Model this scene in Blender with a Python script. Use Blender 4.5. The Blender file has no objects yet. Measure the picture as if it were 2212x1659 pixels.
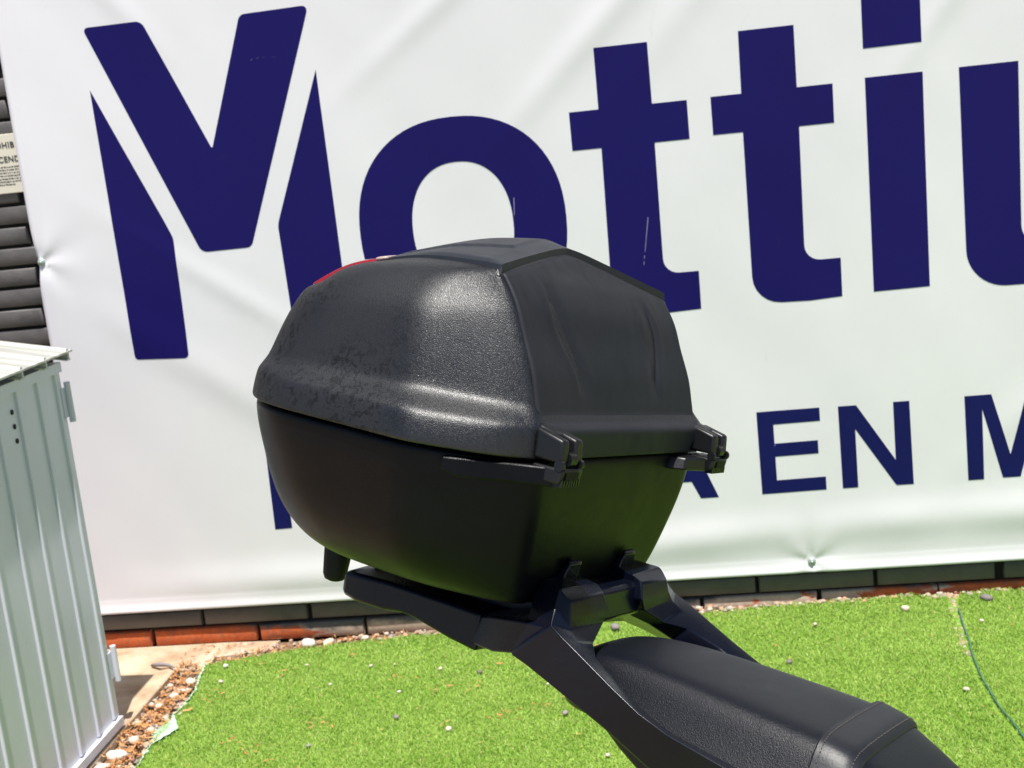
import bpy, bmesh, math, random
import numpy as np
from mathutils import Vector, Matrix, noise
from mathutils.geometry import tessellate_polygon
random.seed(7); rng = np.random.default_rng(7)
SC = bpy.context.scene; COL = SC.collection

# ------------------------------------------------------------------ camera
yaw, pitch, roll = math.radians(7.45), math.radians(11.12), math.radians(-6.06)
Ry = Matrix(((math.cos(yaw), math.sin(yaw), 0), (-math.sin(yaw), math.cos(yaw), 0), (0, 0, 1)))
Ax = Matrix(((1, 0, 0), (0, 0, -1), (0, 1, 0)))
Rp = Matrix(((1, 0, 0), (0, math.cos(pitch), -math.sin(pitch)), (0, math.sin(pitch), math.cos(pitch))))
Rr = Matrix(((math.cos(roll), -math.sin(roll), 0), (math.sin(roll), math.cos(roll), 0), (0, 0, 1)))
Mc = Rr @ Rp @ Ax @ Ry
cam_d = bpy.data.cameras.new('camera'); cam = bpy.data.objects.new('camera', cam_d); COL.objects.link(cam)
rot = Matrix((Mc[0], -Mc[1], -Mc[2])).transposed()
CAMH = 1.266
cam.matrix_world = Matrix.Translation((0, 0, CAMH)) @ rot.to_4x4()
cam_d.lens = 2787 / 2212 * 36; cam_d.sensor_width = 36; cam_d.clip_start = .05; cam_d.clip_end = 500
cam_d.dof.use_dof = True; cam_d.dof.focus_distance = 1.2; cam_d.dof.aperture_fstop = 20
SC.camera = cam
SC.render.resolution_x = 1024; SC.render.resolution_y = 768

# ------------------------------------------------------------------ light
to_sun = Vector((.06, -.27, .92)).normalized()
elev = math.asin(to_sun.z)
w = bpy.data.worlds.new('World'); SC.world = w; w.use_nodes = True
nt = w.node_tree; sky = nt.nodes.new('ShaderNodeTexSky'); sky.sky_type = 'NISHITA'; sky.sun_disc = False
sky.sun_elevation = elev; sky.sun_rotation = math.radians(180); sky.altitude = 600; sky.dust_density = 1.2
nt.links.new(sky.outputs[0], nt.nodes['Background'].inputs[0]); nt.nodes['Background'].inputs[1].default_value = .07
sl = bpy.data.lights.new('sun', 'SUN'); sl.energy = 5.0; sl.angle = math.radians(.53); sl.color = (1, .965, .9)
so = bpy.data.objects.new('sun', sl); COL.objects.link(so)
so.rotation_euler = to_sun.to_track_quat('Z', 'Y').to_euler(); so.location = (0, -2, 5)
SC.view_settings.view_transform = 'Standard'; SC.view_settings.look = 'None'
SC.view_settings.exposure = .48; SC.view_settings.gamma = 1

# ------------------------------------------------------------------ materials
class NT:
    def __init__(s, name, rough=.5, spec=.5, metal=0.0, col=(.5, .5, .5)):
        s.m = bpy.data.materials.new(name); s.m.use_nodes = True; s.t = s.m.node_tree
        s.b = s.t.nodes['Principled BSDF']; s.b.inputs['Roughness'].default_value = rough
        s.b.inputs['Specular IOR Level'].default_value = spec; s.b.inputs['Metallic'].default_value = metal
        s.b.inputs['Base Color'].default_value = (*col, 1)
        s.tc = s.t.nodes.new('ShaderNodeTexCoord')
    def noise(s, scale, detail=3, rough=.5, stretch=None, dist=0, space='Object'):
        n = s.t.nodes.new('ShaderNodeTexNoise'); n.inputs['Scale'].default_value = scale
        n.inputs['Detail'].default_value = detail; n.inputs['Roughness'].default_value = rough
        n.inputs['Distortion'].default_value = dist
        src = s.tc.outputs[space]
        if stretch:
            mp = s.t.nodes.new('ShaderNodeMapping'); mp.inputs['Scale'].default_value = stretch
            s.t.links.new(src, mp.inputs[0]); src = mp.outputs[0]
        s.t.links.new(src, n.inputs['Vector']); return n.outputs['Fac']
    def ramp(s, fac, stops):
        r = s.t.nodes.new('ShaderNodeValToRGB'); e = r.color_ramp.elements
        while len(e) < len(stops): e.new(.5)
        for i, (p, c) in enumerate(stops):
            e[i].position = p; e[i].color = (*c, 1) if len(c) == 3 else c
        s.t.links.new(fac, r.inputs[0]); return r.outputs[0]
    def val(s, fac, stops): return s.ramp(fac, [(p, (v, v, v)) for p, v in stops])
    def mix(s, f, a, b, mode='MIX'):
        n = s.t.nodes.new('ShaderNodeMix'); n.data_type = 'RGBA'; n.blend_type = mode
        for inp, v in ((n.inputs[0], f), (n.inputs[6], a), (n.inputs[7], b)):
            if isinstance(v, (int, float)): inp.default_value = v
            elif isinstance(v, tuple): inp.default_value = (*v, 1)
            else: s.t.links.new(v, inp)
        return n.outputs[2]
    def math(s, op, a, b=0.0):
        n = s.t.nodes.new('ShaderNodeMath'); n.operation = op
        for i, v in enumerate((a, b)):
            if isinstance(v, (int, float)): n.inputs[i].default_value = v
            else: s.t.links.new(v, n.inputs[i])
        return n.outputs[0]
    def axis(s, k):
        n = s.t.nodes.new('ShaderNodeSeparateXYZ'); s.t.links.new(s.tc.outputs['Object'], n.inputs[0]); return n.outputs[k]
    def bump(s, h, strength=.3, dist=.001, prev=None):
        n = s.t.nodes.new('ShaderNodeBump'); n.inputs['Strength'].default_value = strength
        n.inputs['Distance'].default_value = dist; s.t.links.new(h, n.inputs['Height'])
        if prev: s.t.links.new(prev, n.inputs['Normal'])
        s.t.links.new(n.outputs[0], s.b.inputs['Normal']); return n.outputs[0]
    def set(s, name, v):
        if isinstance(v, (int, float)): s.b.inputs[name].default_value = v
        elif isinstance(v, tuple): s.b.inputs[name].default_value = (*v, 1)
        else: s.t.links.new(v, s.b.inputs[name])
        return s

def m_shell():
    a = NT('textured_shell_plastic', .5, .9)
    n1 = a.noise(150, 3, .6, dist=.9); n2 = a.noise(9, 3); n3 = a.noise(420, 2, .6)
    spots = a.val(n1, [(.52, 0), (.57, 1)])
    zone = a.val(n2, [(.38, 0), (.52, 1)])
    f = a.math('MULTIPLY', a.math('MULTIPLY', spots, zone), .75)
    x = a.axis(0); z = a.axis(2)
    dusty = a.math('MULTIPLY', a.val(a.math('ADD', a.math('ADD', a.math('MULTIPLY', x, -6), .5), a.math('MULTIPLY', n2, .5)), [(.36, 0), (.60, 1)]), a.val(a.noise(16, 4, .6), [(.25, .5), (.6, 1)]))
    base = a.mix(a.val(n2, [(.3, 0), (.7, 1)]), (.002, .0023, .004), (.0035, .004, .006))
    base = a.mix(dusty, base, (.0165, .0172, .0205))
    base = a.mix(f, base, (.0005, .0005, .0008))
    scr = a.val(a.noise(45, 4, .7, (1, 6, 1), 1.5), [(.60, 0), (.75, .5)])
    base = a.mix(scr, base, (.016, .016, .018))
    a.set('Base Color', base)
    a.set('Specular IOR Level', a.val(a.math('MAXIMUM', dusty, 0), [(0, .85), (1, .34)]))
    r = a.math('ADD', a.val(n3, [(.3, .32), (.7, .46)]), a.math('MULTIPLY', dusty, .12))
    a.set('Roughness', r)
    b = a.bump(a.noise(1250, 1, .6), 1.0, .00033)
    return a.m
def m_plain(name, col, rough, spec=.5, grain=600, gs=.2, dust=None, metal=0, ds=14):
    a = NT(name, rough, spec, metal, col)
    n = a.noise(ds, 5, .6, dist=.6)
    c2 = dust or tuple(c * 1.5 for c in col)
    a.set('Base Color', a.mix(a.val(n, [(.35, 0), (.75, 1)]), col, c2))
    a.set('Roughness', a.val(n, [(.3, rough - .05), (.7, rough + .08)]))
    a.bump(a.noise(grain, 2, .6), gs, .0012 if False else .0006)
    return a.m
def m_panel():
    a = NT('smooth_lid_panel', .55, .28)
    n = a.noise(11, 3, .5, (1, 1, .6), .4); w2 = a.noise(26, 4, .7, (1, 1, .35), .8)
    c = a.mix(a.val(n, [(.3, 0), (.7, 1)]), (.012, .0138, .0185), (.018, .0192, .0245))
    c = a.mix(a.val(w2, [(.60, 0), (.70, .6)]), c, (.007, .0075, .008))
    sc = a.val(a.noise(60, 3, .6, (1, 7, .6), 1.0), [(.66, 0), (.76, .5)])
    c = a.mix(sc, c, (.035, .035, .034))
    a.set('Base Color', c); a.set('Roughness', a.val(w2, [(.3, .5), (.7, .62)]))
    a.bump(a.noise(500, 2, .6), .25, .0005); return a.m
M = {}
M['shell'] = m_shell()
M['lower'] = m_plain('lower_shell_plastic', (.0008, .0010, .0028), .36, .20, 900, .35, (.003, .0034, .0050), ds=22)
M['panel'] = m_panel()
M['cover'] = m_plain('cover_plate_plastic', (.015, .0185, .027), .48, .4, 700, .2, (.019, .021, .026))
M['hinge'] = m_plain('hinge_plastic', (.006, .0065, .008), .36, .45, 400, .15, (.010, .010, .011))
M['black'] = m_plain('black_rubber', (.003, .003, .0035), .6, .3)
M['rail'] = m_plain('satin_grab_rail_paint', (.002, .003, .0085), .24, .36, 900, .08, (.003, .0045, .011), ds=8)
M['seat'] = m_plain('seat_vinyl', (.003, .004, .008), .38, .32, 1000, .8, (.005, .006, .011), ds=6)
M['strap'] = m_plain('strap_vinyl', (.010, .011, .015), .46, .5, 420, .3)
M['thread'] = m_plain('stitch_thread', (.07, .065, .06), .8)
M['body'] = m_plain('body_plastic', (.004, .0045, .006), .45)
a = NT('red_reflector', .15, .6, 0, (.28, .004, .010)); a.b.inputs['Coat Weight'].default_value = .8
a.bump(a.noise(300, 1), .1, .0005); M['red'] = a.m
a = NT('clear_reflector_rim', .3, .5, 0, (.50, .36, .33)); M['clear'] = a.m
M['tyre'] = m_plain('tyre_rubber', (.015, .015, .016), .75)
M['metal'] = m_plain('alloy_metal', (.3, .3, .31), .35, .5, metal=1)
# banner vinyl
def m_vinyl(name, c1, c2, rough):
    a = NT(name, rough, .20)
    n = a.noise(2.2, 4, .6); d = a.noise(25, 5, .7, (1, 1, .5), 1.2)
    c = a.mix(a.val(n, [(.3, 0), (.7, 1)]), c1, c2)
    dirt = a.val(d, [(.66, 0), (.8, .35)])
    c = a.mix(dirt, c, tuple(.72 * x + .02 for x in c1))
    a.set('Base Color', c)
    a.bump(a.noise(5, 3, .5), .12, .006); return a.m
M['vinyl'] = m_vinyl('banner_vinyl', (.79, .765, .815), (.83, .805, .85), .45)
M['purple'] = m_vinyl('letter_purple', (.0065, .0032, .100), (.008, .004, .112), .5)
M['navy'] = m_vinyl('letter_navy', (.0042, .0060, .088), (.0052, .0070, .096), .5)
# painted brick
def m_brick():
    a = NT('black_painted_brick', .45, .5)
    z = a.axis(2); x = a.axis(0)
    n = a.noise(14, 5, .65); big = a.noise(2.6, 3, .55, (1, 1, .05)); fine = a.noise(90, 4, .7)
    paint = a.mix(a.val(n, [(.3, 0), (.7, 1)]), (.080, .073, .074), (.13, .118, .115))
    dust = a.mix(a.val(fine, [(.45, 0), (.8, .6)]), paint, (.12, .11, .105))
    # peeled, weathered foot of the wall: height limit varies along the wall
    lim = a.math('ADD', a.math('MULTIPLY', big, .19), a.math('MULTIPLY', n, .06))
    lim = a.math('ADD', a.math('SUBTRACT', lim, .060), a.math('MULTIPLY', a.math('MAXIMUM', a.math('SUBTRACT', x, .45), 0), .10))
    lim = a.math('MULTIPLY', a.math('SUBTRACT', lim, z), 60)
    peel = a.math('MULTIPLY', a.math('MAXIMUM', a.math('MINIMUM', lim, 1), 0), a.val(z, [(.050, 1), (.056, 0)]))
    red = a.mix(a.val(fine, [(.3, 0), (.7, 1)]), (.52, .085, .018), (.60, .16, .05))
    red = a.mix(a.val(a.noise(38, 5, .7), [(.45, 0), (.70, .75)]), red, (.20, .10, .07))
    mort = a.mix(a.val(fine, [(.3, 0), (.7, 1)]), (.46, .34, .25), (.60, .48, .38))
    raw = a.mix(a.val(a.math('SUBTRACT', a.math('ADD', a.noise(9, 4, .6, (1, 1, 2.5), .5), .10), a.math('MULTIPLY', a.math('MAXIMUM', a.math('SUBTRACT', a.math('ABSOLUTE', a.math('ADD', x, .3)), .65), 0), .9)), [(.50, 0), (.56, 1)]), red, mort)
    a.set('Base Color', a.mix(peel, dust, raw)); a.set('Roughness', a.math('ADD', a.math('MULTIPLY', peel, .4), a.val(n, [(.3, .4), (.7, .6)])))
    b = a.bump(n, .35, .004); a.bump(fine, .4, .002, b); return a.m
M['brick'] = m_brick()
a = NT('dark_mortar', .8, .3); a.set('Base Color', a.mix(a.noise(50, 4, .6), (.010, .010, .010), (.04, .036, .034))); a.bump(a.noise(160, 3, .7), .7, .004); M['mortar'] = a.m
a = NT('sign_plate', .45, .4, 0, (.78, .73, .62)); a.set('Base Color', a.mix(a.noise(12, 4), (.80, .74, .62), (.70, .65, .55))); M['sign'] = a.m
M['ink'] = m_plain('sign_ink', (.03, .03, .035), .6)
# cabinet
def m_cab(name, c1, c2, rough, st=(1, 1, .35)):
    a = NT(name, rough, .5)
    n = a.noise(5, 5, .6, st, .4); f = a.noise(60, 4, .7)
    c = a.mix(a.val(n, [(.3, 0), (.7, 1)]), c1, c2)
    c = a.mix(a.val(f, [(.68, 0), (.78, .6)]), c, tuple(.55 * x for x in c1))
    a.set('Base Color', c); b = a.bump(n, .25, .006); a.bump(f, .12, .001, b); return a.m
M['cab'] = m_cab('cabinet_paint', (.60, .60, .70), (.68, .68, .77), .34)
M['roofm'] = m_cab('cabinet_roof_paint', (.30, .30, .27), (.62, .62, .58), .42, (.4, 9, 1))
# slab
def m_slab():
    a = NT('cement_slab', .85, .3)
    n = a.noise(7, 6, .65); f = a.noise(70, 5, .7)
    c = a.ramp(n, [(.3, (.34, .22, .13)), (.5, (.52, .39, .27)), (.62, (.60, .48, .36)), (.78, (.42, .27, .15))])
    c = a.mix(a.val(f, [(.6, 0), (.75, .8)]), c, (.25, .16, .09))
    a.set('Base Color', c); a.bump(f, .6, .004); return a.m
M['slab'] = m_slab()
def m_soil():
    a = NT('gritty_soil', .9, .2)
    n = a.noise(40, 6, .7); v = a.noise(8, 3)
    c = a.ramp(n, [(.3, (.08, .055, .035)), (.5, (.24, .16, .10)), (.7, (.42, .33, .25))])
    a.set('Base Color', c); a.bump(n, .9, .012); return a.m
M['soil'] = m_soil()
def m_turf():
    a = NT('turf_backing', .8, .2)
    n = a.noise(170, 4, .7); v = a.noise(2.5, 3)
    c = a.ramp(n, [(.3, (.10, .20, .025)), (.5, (.22, .38, .05)), (.7, (.36, .52, .10))])
    a.set('Base Color', c); a.bump(n, .9, .008); return a.m
M['turf'] = m_turf()
def m_blade():
    a = NT('turf_blade', .5, .35)
    g = a.t.nodes.new('ShaderNodeNewGeometry'); r = g.outputs['Random Per Island']
    c = a.ramp(r, [(.0, (.19, .34, .05)), (.35, (.29, .48, .075)), (.7, (.38, .58, .10)), (.9, (.50, .62, .16)), (1, (.56, .48, .22))])
    p = a.noise(3, 4, .6)
    c = a.mix(a.val(p, [(.35, 0), (.65, .55)]), c, (.46, .60, .15))
    c = a.mix(a.val(a.noise(16, 3, .6), [(.45, 0), (.75, .5)]), c, (.20, .36, .05))
    a.set('Base Color', c)
    tr = a.t.nodes.new('ShaderNodeBsdfTranslucent'); a.t.links.new(c, tr.inputs[0])
    mx = a.t.nodes.new('ShaderNodeMixShader'); mx.inputs[0].default_value = .3
    out = a.t.nodes['Material Output']
    a.t.links.new(a.b.outputs[0], mx.inputs[1]); a.t.links.new(tr.outputs[0], mx.inputs[2]); a.t.links.new(mx.outputs[0], out.inputs[0])
    return a.m
M['blade'] = m_blade()
def m_stone(name, stops):
    a = NT(name, .75, .3)
    g = a.t.nodes.new('ShaderNodeNewGeometry'); o = a.t.nodes.new('ShaderNodeObjectInfo')
    r = a.math('FRACT', a.math('ADD', g.outputs['Random Per Island'], o.outputs['Random']))
    c = a.ramp(r, stops); f = a.noise(120, 4, .7)
    c = a.mix(a.val(f, [(.4, 0), (.8, .5)]), c, (.30, .20, .13))
    a.set('Base Color', c); a.bump(f, .5, .002); return a.m
M['gravel'] = m_stone('mixed_gravel', [(0, (.25, .21, .19)), (.25, (.50, .38, .28)), (.5, (.60, .30, .18)), (.75, (.62, .55, .47)), (1, (.30, .27, .27))])
M['pale'] = m_stone('pale_stone', [(0, (.62, .54, .45)), (.5, (.70, .60, .48)), (1, (.74, .68, .62))])
M['grey'] = m_stone('grey_stone', [(0, (.13, .12, .12)), (.5, (.22, .20, .21)), (1, (.30, .27, .28))])
M['litter'] = m_stone('dry_leaf_litter', [(0, (.32, .12, .035)), (.5, (.48, .20, .06)), (1, (.60, .33, .13))])
M['cord'] = m_plain('green_cord', (.035, .12, .08), .7, ds=60)
M['scuff'] = m_plain('pale_scuff', (.20, .18, .34), .7)
M['grey_ground'] = m_plain('added_ground_grey', (.26, .25, .24), .85, .3, 60, .4, (.34, .33, .31), ds=3)
M['mesh'] = m_plain('pale_green_backing', (.42, .62, .47), .8, ds=60)
M['steel'] = m_plain('galvanised_steel', (.36, .42, .40), .4, metal=.4)

# ------------------------------------------------------------------ object helpers
def obj(name, verts, faces, mat, parent=None, smooth=True, off=None, mods=None, auto=None):
    me = bpy.data.meshes.new(name)
    if off is not None: verts = [(v[0] - off[0], v[1] - off[1], v[2] - off[2]) for v in verts]
    me.from_pydata([tuple(v) for v in verts], [], [tuple(f) for f in faces])
    bm = bmesh.new(); bm.from_mesh(me); bmesh.ops.recalc_face_normals(bm, faces=bm.faces); bm.to_mesh(me); bm.free()
    for p in me.polygons: p.use_smooth = smooth
    if auto is not None: me.set_sharp_from_angle(angle=math.radians(auto))
    me.materials.append(mat); o = bpy.data.objects.new(name, me); COL.objects.link(o)
    if parent: o.parent = parent
    return o
def bmobj(name, bm, mat, parent=None, smooth=False, auto=None):
    me = bpy.data.meshes.new(name); bmesh.ops.recalc_face_normals(bm, faces=bm.faces); bm.to_mesh(me); bm.free()
    for p in me.polygons: p.use_smooth = smooth or auto is not None
    if auto is not None: me.set_sharp_from_angle(angle=math.radians(auto))
    me.materials.append(mat); o = bpy.data.objects.new(name, me); COL.objects.link(o)
    if parent: o.parent = parent
    return o
def tag(o, label=None, cat=None, group=None, kind=None):
    for k, v in (('label', label), ('category', cat), ('group', group), ('kind', kind)):
        if v: o[k] = v
    return o
def empty(name, mw, label, cat, group=None):
    o = bpy.data.objects.new(name, None); o.empty_display_size = .05; COL.objects.link(o); o.matrix_world = mw
    return tag(o, label, cat, group)
def subsurf(o, n=2):
    m = o.modifiers.new('smooth', 'SUBSURF'); m.levels = n; m.render_levels = n
def bevel(o, wdt, seg=3, ang=25):
    m = o.modifiers.new('bevel', 'BEVEL'); m.width = wdt; m.segments = seg; m.limit_method = 'ANGLE'; m.angle_limit = math.radians(ang); m.harden_normals = False
def box8(p):   # eight corners: bottom loop then top loop
    return list(p), [(0, 3, 2, 1), (4, 5, 6, 7), (0, 1, 5, 4), (1, 2, 6, 5), (2, 3, 7, 6), (3, 0, 4, 7)]
def addbox(bm, c, s, rotm=None):
    vs = []
    for dz in (-1, 1):
        for dx, dy in ((-1, -1), (1, -1), (1, 1), (-1, 1)):
            v = Vector((dx * s[0] / 2, dy * s[1] / 2, dz * s[2] / 2))
            if rotm: v = rotm @ v
            vs.append(bm.verts.new(v + Vector(c)))
    fs = [(0, 3, 2, 1), (4, 5, 6, 7), (0, 1, 5, 4), (1, 2, 6, 5), (2, 3, 7, 6), (3, 0, 4, 7)]
    return [bm.faces.new([vs[i] for i in f]) for f in fs]
def addpoly8(bm, p):
    vs = [bm.verts.new(q) for q in p]
    for f in ((0, 3, 2, 1), (4, 5, 6, 7), (0, 1, 5, 4), (1, 2, 6, 5), (2, 3, 7, 6), (3, 0, 4, 7)): bm.faces.new([vs[i] for i in f])
def tube(path, rad, n=8, caps=True):
    V, F = [], []
    path = [Vector(p) for p in path]
    for i, p in enumerate(path):
        d = (path[min(i + 1, len(path) - 1)] - path[max(i - 1, 0)]).normalized()
        a = d.cross(Vector((0, 0, 1)));
        if a.length < .01: a = d.cross(Vector((1, 0, 0)))
        a.normalize(); b = d.cross(a); r = rad[i] if isinstance(rad, (list, tuple)) else rad
        for k in range(n):
            t = 2 * math.pi * k / n; V.append(p + a * (r * math.cos(t)) + b * (r * math.sin(t)))
    for i in range(len(path) - 1):
        for k in range(n):
            F.append((i * n + k, i * n + (k + 1) % n, (i + 1) * n + (k + 1) % n, (i + 1) * n + k))
    if caps: F.append(tuple(range(n))[::-1]); F.append(tuple(range((len(path) - 1) * n, len(path) * n)))
    return V, F
def loft(rings, cap0=True, cap1=True):
    n = len(rings[0]); V = [v for r in rings for v in r]; F = []
    for i in range(len(rings) - 1):
        for k in range(n):
            F.append((i * n + k, i * n + (k + 1) % n, (i + 1) * n + (k + 1) % n, (i + 1) * n + k))
    if cap0: F.append(tuple(range(n)))
    if cap1: F.append(tuple(range((len(rings) - 1) * n, len(rings) * n)))
    return V, F
def lerp(a, b, t): return a + (b - a) * t
def interp(x, tab):
    if x <= tab[0][0]: return tab[0][1]
    for (a, va), (b, vb) in zip(tab, tab[1:]):
        if x <= b: return lerp(va, vb, (x - a) / (b - a))
    return tab[-1][1]
def sm(t): t = max(0, min(1, t)); return t * t * (3 - 2 * t)
def ctab(x, tab):
    """smooth (Catmull-Rom style) interpolation"""
    if x <= tab[0][0]: return tab[0][1]
    if x >= tab[-1][0]: return tab[-1][1]
    for i in range(len(tab) - 1):
        if x <= tab[i + 1][0]:
            x0, y0 = tab[i]; x1, y1 = tab[i + 1]; h = x1 - x0; t = (x - x0) / h
            m0 = (y1 - y0) / h if i == 0 else (y1 - tab[i - 1][1]) / (x1 - tab[i - 1][0])
            m1 = (y1 - y0) / h if i + 2 >= len(tab) else (tab[i + 2][1] - y0) / (tab[i + 2][0] - x0)
            return ((2 * t**3 - 3 * t**2 + 1) * y0 + (t**3 - 2 * t**2 + t) * h * m0 + (-2 * t**3 + 3 * t**2) * y1 + (t**3 - t**2) * h * m1)

# ------------------------------------------------------------------ the setting
WALL = 3.13
def grid(x0, x1, y0, y1, nx, ny, zf):
    V = [(x, y, zf(x, y)) for y in np.linspace(y0, y1, ny + 1) for x in np.linspace(x0, x1, nx + 1)]
    F = [(j * (nx + 1) + i, j * (nx + 1) + i + 1, (j + 1) * (nx + 1) + i + 1, (j + 1) * (nx + 1) + i) for j in range(ny) for i in range(nx)]
    return V, F
o = obj('ground', *grid(-30, 30, -30, 30, 30, 30, lambda x, y: -.012), M['soil']); tag(o, kind='structure')
def turf_z(x, y):
    h = .006 + .003 * noise.noise((x * 1.5, y * 1.5, 0))
    k = sm((y - 2.7) / .45) * sm((x + 1.15) / .9)
    return h + .024 * k + .006 * k * noise.noise((x * 5, 3, 1))
def turf_left(y):   # left border of the turf by the cabinet
    return ctab(y, [(1.0, -1.20), (2.5, -1.225), (2.63, -1.232), (2.78, -1.225), (2.87, -1.235), (2.98, -1.262), (3.1, -1.262)]) + .006 * noise.noise((y * 14, 0, 0))
def turf_far(x):    # far border along the wall
    return ctab(x, [(-1.3, 2.965), (-1.2, 3.0), (-1.08, 3.035), (-.88, 3.07), (-.6, 3.075), (-.25, 3.08), (0, 3.085), (.14, 3.105), (.25, 3.118), (.40, 3.112), (.52, 3.122), (.60, 3.11), (.72, 3.125), (.85, 3.122), (2.5, 3.12)]) + .008 * noise.noise((x * 13, 5, 0))
SEAM = [(.640, 3.14), (.622, 3.05), (.604, 2.85), (.590, 2.66), (.594, 2.52), (.604, 2.40), (.61, 2.2), (.60, 1.6), (.60, .9)]
def seam_x(y): return ctab(-y, [(-b, a) for a, b in SEAM])
# near turf sheet (follows its borders), with the backing; and the wide sheet beyond
V, F = [], []
ny, nx = 90, 90
for j in range(ny + 1):
    for i in range(nx + 1):
        u, v = i / nx, j / ny
        x = lerp(-1.26, 3.2, u); yf = turf_far(x); y = lerp(.2, yf, v)
        if u == 0 or True: x = lerp(turf_left(y), 3.2, u)
        V.append((x, y, turf_z(x, y)))
for j in range(ny):
    for i in range(nx): F.append((j * (nx + 1) + i, j * (nx + 1) + i + 1, (j + 1) * (nx + 1) + i + 1, (j + 1) * (nx + 1) + i))
o = obj('turf_backing', V, F, M['turf']); tag(o, kind='structure')
o = obj('added_grey_ground', *grid(-12, 12, -12, .2, 10, 10, lambda x, y: .004), M['grey_ground']); tag(o, kind='structure')  # unseen grey ground, added to lessen green bounce on banner and box

def mesh_np(name, co, tris, mat):
    me = bpy.data.meshes.new(name); me.vertices.add(len(co)); me.vertices.foreach_set('co', co.astype(np.float32).ravel())
    me.loops.add(tris.size); me.loops.foreach_set('vertex_index', tris.astype(np.int32).ravel())
    me.polygons.add(len(tris)); me.polygons.foreach_set('loop_start', np.arange(0, tris.size, 3, dtype=np.int32))
    me.polygons.foreach_set('loop_total', np.full(len(tris), 3, dtype=np.int32)); me.update(calc_edges=True)
    me.materials.append(mat); o = bpy.data.objects.new(name, me); COL.objects.link(o); return o
def blades(n, x0, x1, y0, y1, hmin, hmax, wd):
    x = rng.uniform(x0, x1, n); y = rng.uniform(y0, y1, n)
    xs = np.linspace(-1.3, 3.3, 400); yf = np.interp(x, xs, [turf_far(a) for a in xs])
    ys = np.linspace(0, 3.2, 200); xl = np.interp(y, ys, [turf_left(a) for a in ys]); xs2 = np.interp(y, ys, [seam_x(a) for a in ys])
    gap = np.where(y > 2.9, .004 + .055 * (y - 2.9), .0035)
    ok = (y < yf) & (x > xl) & (np.abs(x - xs2 + .004) > gap) ; x, y = x[ok], y[ok]; n = len(x)
    gx = np.linspace(-1.3, 3.3, 140); gy = np.linspace(0, 3.2, 100)
    Z = np.array([[turf_z(a, b) for a in gx] for b in gy])
    fi = np.clip((x - gx[0]) / (gx[1] - gx[0]), 0, 138.999); fj = np.clip((y - gy[0]) / (gy[1] - gy[0]), 0, 98.999)
    i0, j0 = fi.astype(int), fj.astype(int); a, b = fi - i0, fj - j0
    z = Z[j0, i0] * (1 - a) * (1 - b) + Z[j0, i0 + 1] * a * (1 - b) + Z[j0 + 1, i0] * (1 - a) * b + Z[j0 + 1, i0 + 1] * a * b - .001
    h = rng.uniform(hmin, hmax, n); th = rng.uniform(0, 2 * np.pi, n); ph = rng.uniform(0, 2 * np.pi, n)
    lean = rng.uniform(.2, 1.2, n) * h; wd = wd * rng.uniform(.7, 1.3, n)
    p = np.stack([x, y, z], 1); side = np.stack([np.cos(th), np.sin(th), 0 * x], 1) * wd[:, None] * .5
    dr = np.stack([np.cos(ph), np.sin(ph), 0 * x], 1)
    mid = p + dr * (lean * .35)[:, None] + np.stack([0 * x, 0 * x, h * .65], 1)
    tip = p + dr * lean[:, None] + np.stack([0 * x, 0 * x, h * rng.uniform(.7, 1.05, n)], 1)
    co = np.stack([p - side, p + side, mid - side * .9, mid + side * .9, tip], 1).reshape(-1, 3)
    b0 = np.arange(n)[:, None] * 5
    tr = np.concatenate([b0 + [0, 1, 3], b0 + [0, 3, 2], b0 + [2, 3, 4]], 1).reshape(-1, 3)
    return co, tr
parts = [blades(320000, -1.3, 1.0, 2.15, 3.15, .004, .0115, .0017), blades(60000, -1.3, 2.4, 1.2, 2.15, .007, .014, .003), blades(30000, 1.0, 2.4, 2.15, 3.15, .006, .014, .003)]
co = np.concatenate([p[0] for p in parts]); offs = np.cumsum([0] + [len(p[0]) for p in parts[:-1]])
tr = np.concatenate([p[1] + o_ for p, o_ in zip(parts, offs)])
o = mesh_np('artificial_grass', co, tr, M['blade'])
tag(o, 'short bright green artificial grass in front of the black brick wall', 'grass', kind='stuff')

# brick wall: real bricks in front of a mortar body
bm = bmesh.new(); P_, CH, Z0 = .293, .0525, .0545
nrow = 58
for r in range(-1, nrow):
    zc = Z0 + r * CH; off_ = 0.0 if r % 2 == 0 else P_ / 2
    for k in range(-13, 14):
        xc = -1.304 + off_ + k * P_ + P_ / 2 + .012 * noise.noise((k * 3.1, r * 2.3, 0))
        L_ = P_ - .011 + .003 * noise.noise((k, r, 4))
        d = .0015 * noise.noise((k * 1.7, r * 1.3, 9)); b_ = .0035
        y0 = WALL + d; x0, x1 = xc - L_ / 2, xc + L_ / 2; z0, z1 = zc + .0045, zc + CH - .0045
        wob = lambda i: .0012 * noise.noise((k * 5.5 + i, r * 4.1, i))
        f = [bm.verts.new(q) for q in ((x0 + b_, y0 + wob(1), z0 + b_), (x1 - b_, y0 + wob(2), z0 + b_), (x1 - b_, y0 + wob(3), z1 - b_), (x0 + b_, y0 + wob(4), z1 - b_))]
        g = [bm.verts.new(q) for q in ((x0, y0 + b_, z0), (x1, y0 + b_, z0), (x1, y0 + b_, z1), (x0, y0 + b_, z1))]
        h_ = [bm.verts.new((v.co.x, y0 + .03, v.co.z)) for v in g]
        bm.faces.new(f)
        for i in range(4):
            j = (i + 1) % 4; bm.faces.new((f[i], g[i], g[j], f[j])); bm.faces.new((g[i], h_[i], h_[j], g[j]))
wall = bmobj('brick_wall', bm, M['brick'], auto=60)
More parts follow.
